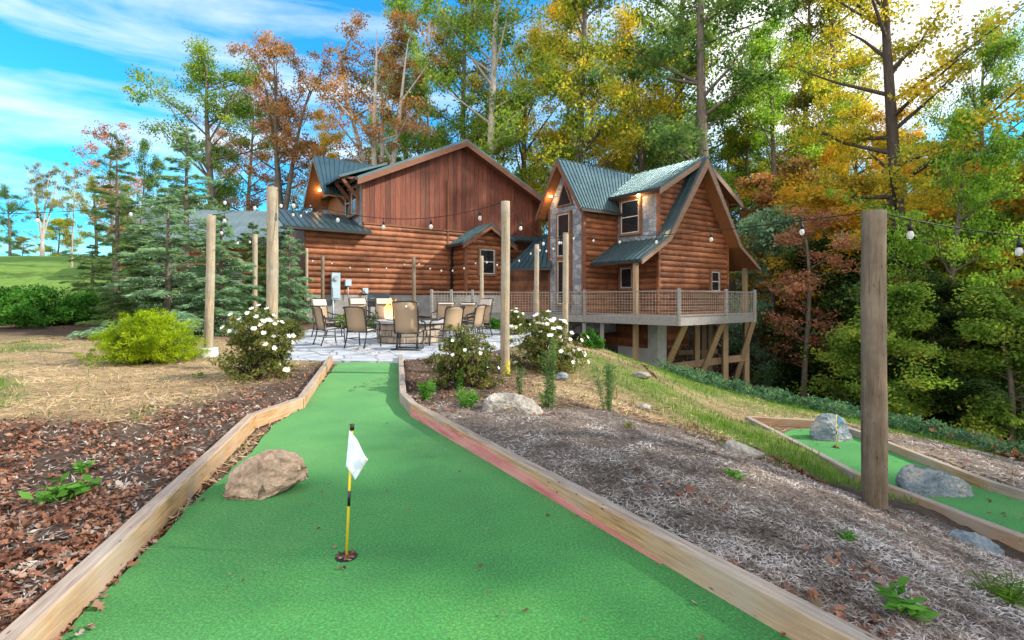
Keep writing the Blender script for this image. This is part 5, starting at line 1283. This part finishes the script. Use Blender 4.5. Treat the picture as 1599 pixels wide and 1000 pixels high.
# right wood
tree(1215, 40, 37, 'tallB', 'bright', 'bright green tall tree right of the cabin roof', gr_, .95)
tree(1165, 120, 42, 'tallA', 'mixed', 'yellow green tall tree just right of the cabin apex', gr_, .9)
tree(1255, -90, 46, 'tallA', 'olive', 'tall olive tree above the bright green one', gr_, .8)
tree(1418, -230, 25, 'lean', 'yellow', 'tall leaning tree with dark trunk and yellow crown above the thickest post', gr_, 1.0, 'bark_dark', rz=R(10))
tree(1335, -110, 43, 'tallC', 'mixed', 'tall airy yellow green tree behind the tall leaning one, top out of the picture', gr_, 1.15)
tree(1540, 60, 44, 'broadA', 'green', 'green tree behind the right side of the tall leaning crown', gr_, .7)
tree(1320, 150, 38, 'tallC', 'yellow', 'yellow green tree left of the tall leaning one', gr_, 1.0)
tree(1385, 210, 33, 'broadB', 'gold', 'golden tree behind the top of the thickest post', gr_, .8)
tree(1270, 230, 42, 'broadA', 'gold', 'golden yellow tree low behind the bright green one', gr_, .8)
tree(1215, 275, 34, 'lowC', 'orange', 'orange tree beside the right slope of the cabin roof', gr_, 1.1)
tree(1215, 345, 30, 'lowA', 'spruce', 'bluish green low tree behind the cabin deck', gr_, 1.0)
tree(1255, 335, 24, 'sparse', 'crimson', 'small crimson and pink tree left of the thickest post', gr_, 1.3)
tree(1310, 300, 27, 'lowC', 'gold', 'golden understory tree left of the thickest post', gr_, 1.2)
tree(1508, 170, 62, 'conB', 'crimson', 'dark red pointed tree on the skyline at the right', gr_, .9, name='conifer_tree')
tree(1555, 195, 66, 'conB', 'spruce_dark', 'dark pointed conifer beside the dark red one', gr_, 1.0, name='conifer_tree')
tree(1470, 225, 21, 'broadB', 'bright', 'bright green tree right of the thickest post', gr_, .8)
tree(1530, 250, 30, 'broadA', 'olive', 'olive and gold tree at the right edge below the dark red one', gr_, .9)
tree(1740, -60, 22, 'tallA', 'dark', 'dark tree overhanging the right edge of the picture', gr_, .95)
tree(1590, 270, 26, 'lowC', 'gold', 'golden green low tree at the right edge of the picture', gr_, 1.2)
tree(1480, 300, 40, 'broadA', 'gold', 'golden tree behind the bright green one right of the thickest post', gr_, .9)
rr = random.Random(21); seen_ = {}
names = {'shade': 'deep shaded green', 'dark': 'dark green', 'green': 'green', 'yellow': 'yellow', 'mixed': 'yellow green', 'olive': 'olive', 'gold': 'golden', 'bright': 'bright green', 'orange': 'orange'}
def wood_row(Y0, Y1, px0, px1, n, t0, t1, kinds, mats, where, grp):
    for i in range(n):
        px = px0 + (px1 - px0) * (i + rr.uniform(.1, .9)) / n; mt = rr.choice(mats); kd = rr.choice(kinds); Y = rr.uniform(Y0, Y1); tp = rr.uniform(t0, t1)
        wh = 'just right of the cabin deck' if px < 1290 else 'left of the thickest post' if px < 1345 else 'right behind the thickest post' if px < 1420 else 'right of the thickest post' if px < 1510 else 'near the right edge' if px < 1620 else 'past the right edge'
        if px < 1130: wh = 'left of the gable peak' if px < 700 else 'between the two roofs' if px < 880 else 'over the cabin roof'
        lb = '%s tree %s, %s' % (names[mt], where, wh); seen_[lb] = seen_.get(lb, 0) + 1
        if seen_[lb] > 1: lb = lb.replace(' tree', ' second tree', 1) if px < 1620 else lb
        tree(px, tp, Y, kd, mt, lb, grp + ', ' + names[mt] + ' ones', rr.uniform(1.0, 1.35))
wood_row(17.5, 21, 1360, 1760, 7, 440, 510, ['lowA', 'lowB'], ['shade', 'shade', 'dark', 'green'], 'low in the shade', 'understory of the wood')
wood_row(23, 28, 1290, 1720, 9, 340, 430, ['lowA', 'lowC', 'lowB'], ['shade', 'dark', 'green', 'mixed'], 'in the middle layer', 'middle layer of the wood')
wood_row(31, 38, 1190, 1680, 9, 270, 350, ['broadB', 'lowC', 'broadA'], ['green', 'mixed', 'yellow', 'dark', 'gold'], 'in the deeper wood', 'deeper wood')
wood_row(44, 58, 1130, 1680, 9, 215, 290, ['broadB', 'broadA', 'tallC'], ['green', 'mixed', 'olive', 'yellow'], 'on the far slope', 'far slope of the wood')
wood_row(48, 60, 560, 1130, 9, 225, 300, ['broadB', 'broadA', 'tallC'], ['green', 'mixed', 'olive', 'yellow'], 'low behind the houses', 'far wood behind the roofs')
for _q in (0,):
    pass
wood_row(17, 30, 1890, 3300, 16, -420, -120, ['tallA', 'tallB', 'tallB'], ['dark', 'green'], 'added out of view to cast shade', 'unseen shade trees past the right edge')  # tall unseen trees added to keep the sun off houses and wood

for i, (bx_, by_, hh) in enumerate(((14, 1.0, 12), (13, -5, 13), (19, -2, 16), (24, 3, 17))):  # unseen trees added to block the sun from the near green
    z = tz(bx_, by_); kd = ('broadA', 'broadB', 'tallB')[i % 3]; o = empty('broadleaf_tree', (bx_, by_, z - .1), i * 1.3, 'green shade tree added out of view past the right edge, %s' % ('nearest to the lower green', 'nearest to the viewer', 'in the second row', 'farthest down the slope')[i], 'tree', 'unseen shade trees past the right edge')
    for nm, me in zip(('trunk', 'crown'), PRO[kd]):
        c = bpy.data.objects.new(nm, me); COL.objects.link(c); c.parent = o; c.material_slots[0].link = 'OBJECT'; c.material_slots[0].material = M['bark'] if nm == 'trunk' else LM['green']
        c.scale = (hh / SZ[kd] * (1.1 if kd != 'tallB' else 1.4),) * 2 + (hh / SZ[kd],)
# shrubs
def shrub(px, py, zb, w, h, n, mat, label, L=.07, Wd=.03, clump=.16, name='shrub', petals=0, seed=1, stems=26, pd_=.075, Y=None, up=.5, group=None):
    p = G(px, py, zb) if Y is None else V(px, Y, zb)
    o = empty(name, (p.x, p.y, tz(p.x, p.y) - .02), 0, label, 'shrub', group); rr = random.Random(seed); C = []; cs = []; mb = MB()
    for i in range(stems):
        a = rr.random() * 6.283; el = rr.uniform(.15, 1.5); e = Vector((math.cos(a) * math.cos(el) * w / 2, math.sin(a) * math.cos(el) * w / 2, max(.08, math.sin(el)) * h * .92)) * (rr.uniform(.86, .97) if stems > 200 else rr.uniform(.72, 1.0))
        mb.tube([(0, 0, 0), e * .5 + Vector((0, 0, .05 * h)), e], [.012, .008, .003], 4, False)
        for f in (.45, .7, .88, 1.0):
            C.append(tuple(e * f + Vector((rr.uniform(-1, 1), rr.uniform(-1, 1), rr.uniform(-.5, .5))) * .09 * w)); cs.append(clump * rr.uniform(.6, 1.2))
    tm = bpy.data.meshes.new('stems'); tm.from_pydata(mb.v, [], mb.f); link('stems', tm, M['bark_dark'], o)
    c = link('foliage', crown_mesh('foliage', C, n, cs, L, Wd, up), LM[mat], o)
    if petals:
        out = sorted(C, key=lambda q: -(abs(q[0]) / w + abs(q[1]) / w + q[2] / h * .9 - (.55 if q[1] < 0 else 0)))[:int(len(C) * .6)]
        pts = [rr.choice(out) for i in range(petals)]; vs = []; n5 = 0; Fv = []; Ff = []
        for (x, y, z) in pts:
            cc = Vector((x, y, z)); dn = Vector((x + rr.uniform(-.2, .2), y - .25 * w, z * .5 + .1)).normalized(); cc += dn * clump * .75
            tx = dn.orthogonal().normalized(); ty = dn.cross(tx)
            for k in range(6):
                a = k * 1.047 + rr.random() * .3; d = (tx * math.cos(a) + ty * math.sin(a)) * .9 + dn * .35; s_ = dn.cross(d).normalized() * pd_ * .33; q = pd_ * rr.uniform(.8, 1.1)
                b0 = len(Fv); Fv += [tuple(cc), tuple(cc + d * q * .55 + s_), tuple(cc + d * q), tuple(cc + d * q * .55 - s_)]; Ff.append((b0, b0 + 1, b0 + 2, b0 + 3))
        fo = link('flowers', mesh_np('flowers', Fv, Ff), LM['petal'], o); fo['kind'] = 'stuff'
    return o
shrub(232, 566, 0, 1.95, 1.12, 60000, 'lime', 'round lime green dwarf conifer bush on the straw at the left', .055, .010, .13, 'lime_bush', seed=3, stems=240, up=.2)
shrub(402, 592, 0, 1.35, 1.18, 9000, 'azalea', 'white flowering shrub left of the green before the thick greenish post', .06, .027, .13, 'flowering_shrub', 110, 4, 60, .05)
shrub(722, 606, 0, 1.25, .95, 6500, 'azalea', 'sparse azalea with few buds in the bed between the green and the lichened post', .055, .024, .11, 'azalea_shrub', 26, 5, 46, .035)
shrub(848, 578, 0, 1.5, 1.12, 8000, 'azalea', 'large white flowering shrub right of the lichened post', .06, .026, .14, 'flowering_shrub', 230, 6, 56, .045)
shrub(805, 520, .1, 1.0, 1.0, 3000, 'azalea', 'small shrub with pale flowers beside the patio behind the lichened post', .07, .03, .16, 'flowering_shrub', 20, 8, 22, .06, Y=16.2)
shrub(445, 512, .1, 1.1, .75, 5000, 'azalea', 'olive shrub behind the white flowering one at the patio edge', .07, .03, .15, seed=9, Y=14.5)
shrub(60, 500, .1, 2.9, 1.45, 15000, 'shrub', 'large dark green bush at the left edge below the lawn', .11, .04, .3, 'evergreen_bush', seed=10, stems=60, Y=17.5)
shrub(2, 500, .1, 2.4, 1.5, 12000, 'shrub', 'dark green bush cut by the left edge of the picture', .11, .04, .3, 'evergreen_bush', seed=14, stems=50, Y=18)
shrub(140, 500, .1, 2.6, 1.15, 12000, 'shrub', 'green bush between the large dark bush and the leftmost conifer', .11, .04, .28, 'evergreen_bush', seed=11, stems=50, Y=18.5)
shrub(922, 556, -.2, 1.0, .6, 4500, 'shrub', 'small glossy green bush below the cabin deck', .08, .035, .13, seed=12, Y=16.0)
shrub(836, 520, 0, .8, .55, 2600, 'shrub', 'small fresh green bush in front of the white railing post', .08, .035, .13, seed=13, Y=17.0)
shrub(541, 500, .2, .95, .75, 3500, 'green', 'green bush under the electric meter behind the chairs', .08, .035, .14, seed=15, Y=18.8)
shrub(586, 500, .2, .6, .6, 2500, 'dark', 'dark bush in front of the grill', .08, .035, .12, seed=16, Y=18.6)
shrub(775, 505, .2, 1.1, .45, 3000, 'shrub', 'low green bush along the fence right of the chairs', .08, .035, .13, seed=17, Y=18.4)
def weed(px, py, zb, h, w, n, mat, label, stems=6, L=.06, Wd=.014, Y=None, name='weed', group=None):
    p = G(px, py, zb) if Y is None else V(px, Y, zb)
    o = empty(name, (p.x, p.y, tz(p.x, p.y) - .01), 0, label, 'plant', group); rr = random.Random(px); mb = MB(); P = []; Dv = []
    if mat == 'weedgrey': n = int(n * 2.4); stems = int(stems * 1.3); w *= 1.6; L *= 1.5; Wd *= 1.5
    for i in range(stems):
        a = rr.random() * 6.283; s_ = rr.uniform(.1, 1) * w / 2; b0 = Vector((math.cos(a) * s_ * .3, math.sin(a) * s_ * .3, 0)); e = Vector((math.cos(a) * s_, math.sin(a) * s_, h * rr.uniform(.6, 1))); m_ = b0.lerp(e, .5) + Vector((0, 0, .1 * h))
        mb.tube([b0, m_, e], [.005, .004, .002], 4, False)
        k = n // stems
        for j in range(k):
            f = rr.uniform(.08, 1); q = b0.lerp(m_, f * 2) if f < .5 else m_.lerp(e, f * 2 - 1); b1 = rr.random() * 6.283; d = Vector((math.cos(b1), math.sin(b1), rr.uniform(-.2, .7)))
            P.append(tuple(q + d * L * .45)); Dv.append(tuple(d))
    tm = bpy.data.meshes.new('stems'); tm.from_pydata(mb.v, [], mb.f); link('stems', tm, LM[mat], o)
    P = np.array(P); Dv = np.array(Dv); k = len(P); v, f = rhombs(P, L * (.6 + .7 * rng.random(k)), Wd * (.7 + .6 * rng.random(k)), Dv, rnd_unit(k) + np.array([0, 0, 1.]))
    link('leaves', mesh_np('leaves', v, f), LM[mat], o); return o
weed(665, 628, 0, .26, .34, 420, 'weed', 'bushy fresh green weed beside the corner of the right timber', 16, .07, .012)
weed(717, 610, 0, .32, .10, 200, 'weed', 'single upright bright green weed in front of the azalea', 3, .07, .012)
weed(728, 642, 0, .20, .42, 460, 'weed', 'spreading fresh green weed left of the flat pale boulder', 18, .07, .012)
weed(812, 614, 0, .42, .08, 130, 'weedgrey', 'thin grey green weed stalk right of the lichened post', 3, .035, .008)
weed(862, 642, -.05, .85, .20, 420, 'weedgrey', 'tallest weed stalks standing before the large white flowering shrub', 6, .04, .008)
weed(850, 640, -.05, .28, .24, 160, 'weed', 'short green weed at the foot of the tallest stalks', 10, .05, .012)
weed(950, 655, -.2, .62, .26, 300, 'weedgrey', 'upright grey green weed clump alone on the straw slope', 10, .04, .008)
weed(812, 560, 0, .3, .2, 90, 'weedgrey', 'thin weed at the right foot of the lichened post', 4, .04, .01)
weed(102, 788, 0, .10, .32, 90, 'weed', 'flat leaved green weed among the fallen leaves at the left', 14, .08, .04)
weed(130, 745, 0, .09, .16, 50, 'weed', 'small green weed just beyond the flat leaved one at the left', 8, .05, .025)
weed(1148, 786, -.28, .07, .2, 70, 'weed', 'little green weed in the mulch left of the thickest post', 8, .05, .02)
weed(1322, 885, -.30, .06, .12, 36, 'weed', 'tiny green weed in the mulch below the thickest post', 5, .05, .022)
weed(1408, 996, -.2, .12, .2, 50, 'weed', 'broad leaved green weed at the bottom right of the mulch', 7, .10, .03)
weed(1565, 940, -.36, .10, .42, 220, 'grass', 'grassy green tuft in the mulch at the right edge of the picture', 16, .11, .008)
weed(312, 690 - 100, 0, .07, .35, 110, 'weed', 'low green patch before the white flowering shrub at the left', 12, .05, .02)
weed(978, 690, -.2, .05, .25, 90, 'olive', 'thin olive weed on the far part of the mulch', 10, .05, .012)
weed(800, 645, 0, .12, .4, 150, 'straw', 'dry straw tuft before the flat pale boulder', 14, .08, .008)
# leafy ground cover under and beyond the deck
gx_ = rng.uniform(4.5, 14, 5200); gy_ = rng.uniform(8.5, 17.5, 5200)
dd = (gy_ - 13.4) + (gx_ - 5.2) * .62      # distance beyond the crest line that runs down to the right
k_ = (np.exp(-((dd - .4) / 1.3) ** 2) * (dd > -.55 + .5 * vnoise(gx_, gy_, 1.1, 2.)) * (.25 + .8 * (vnoise(gx_, gy_, 2.1, 6.) > -.1)) > rng.random(5200)) & ~inpoly(gx_, gy_, BED2) & (gx_ - 5.6 > (9.3 - gy_) * .3)
C = np.stack([gx_, gy_, terr(gx_, gy_) + rng.random(5200) ** 2 * .30], 1)[k_]
o = link('ground_cover', crown_mesh('ground_cover', C, 15000, .20, .10, .045, .6), LM['bluegreen']); tag(o, 'blue green leafy ground cover along the edge of the wood behind the lower green', 'ground cover', kind='stuff')
x = rng.uniform(8.5, 40, 60000); y = rng.uniform(4, 40, 60000); k = zones(x, y)[4] > .5; x, y = x[k], y[k]
C = np.stack([x, y, terr(x, y) + rng.random(len(x)) * .12], 1)
o = link('forest_litter', crown_mesh('forest_litter', C, 45000, .3, .16, .10, 1.5), LM['litter']); tag(o, 'brown leaf litter on the floor of the wood', 'leaves', kind='stuff')
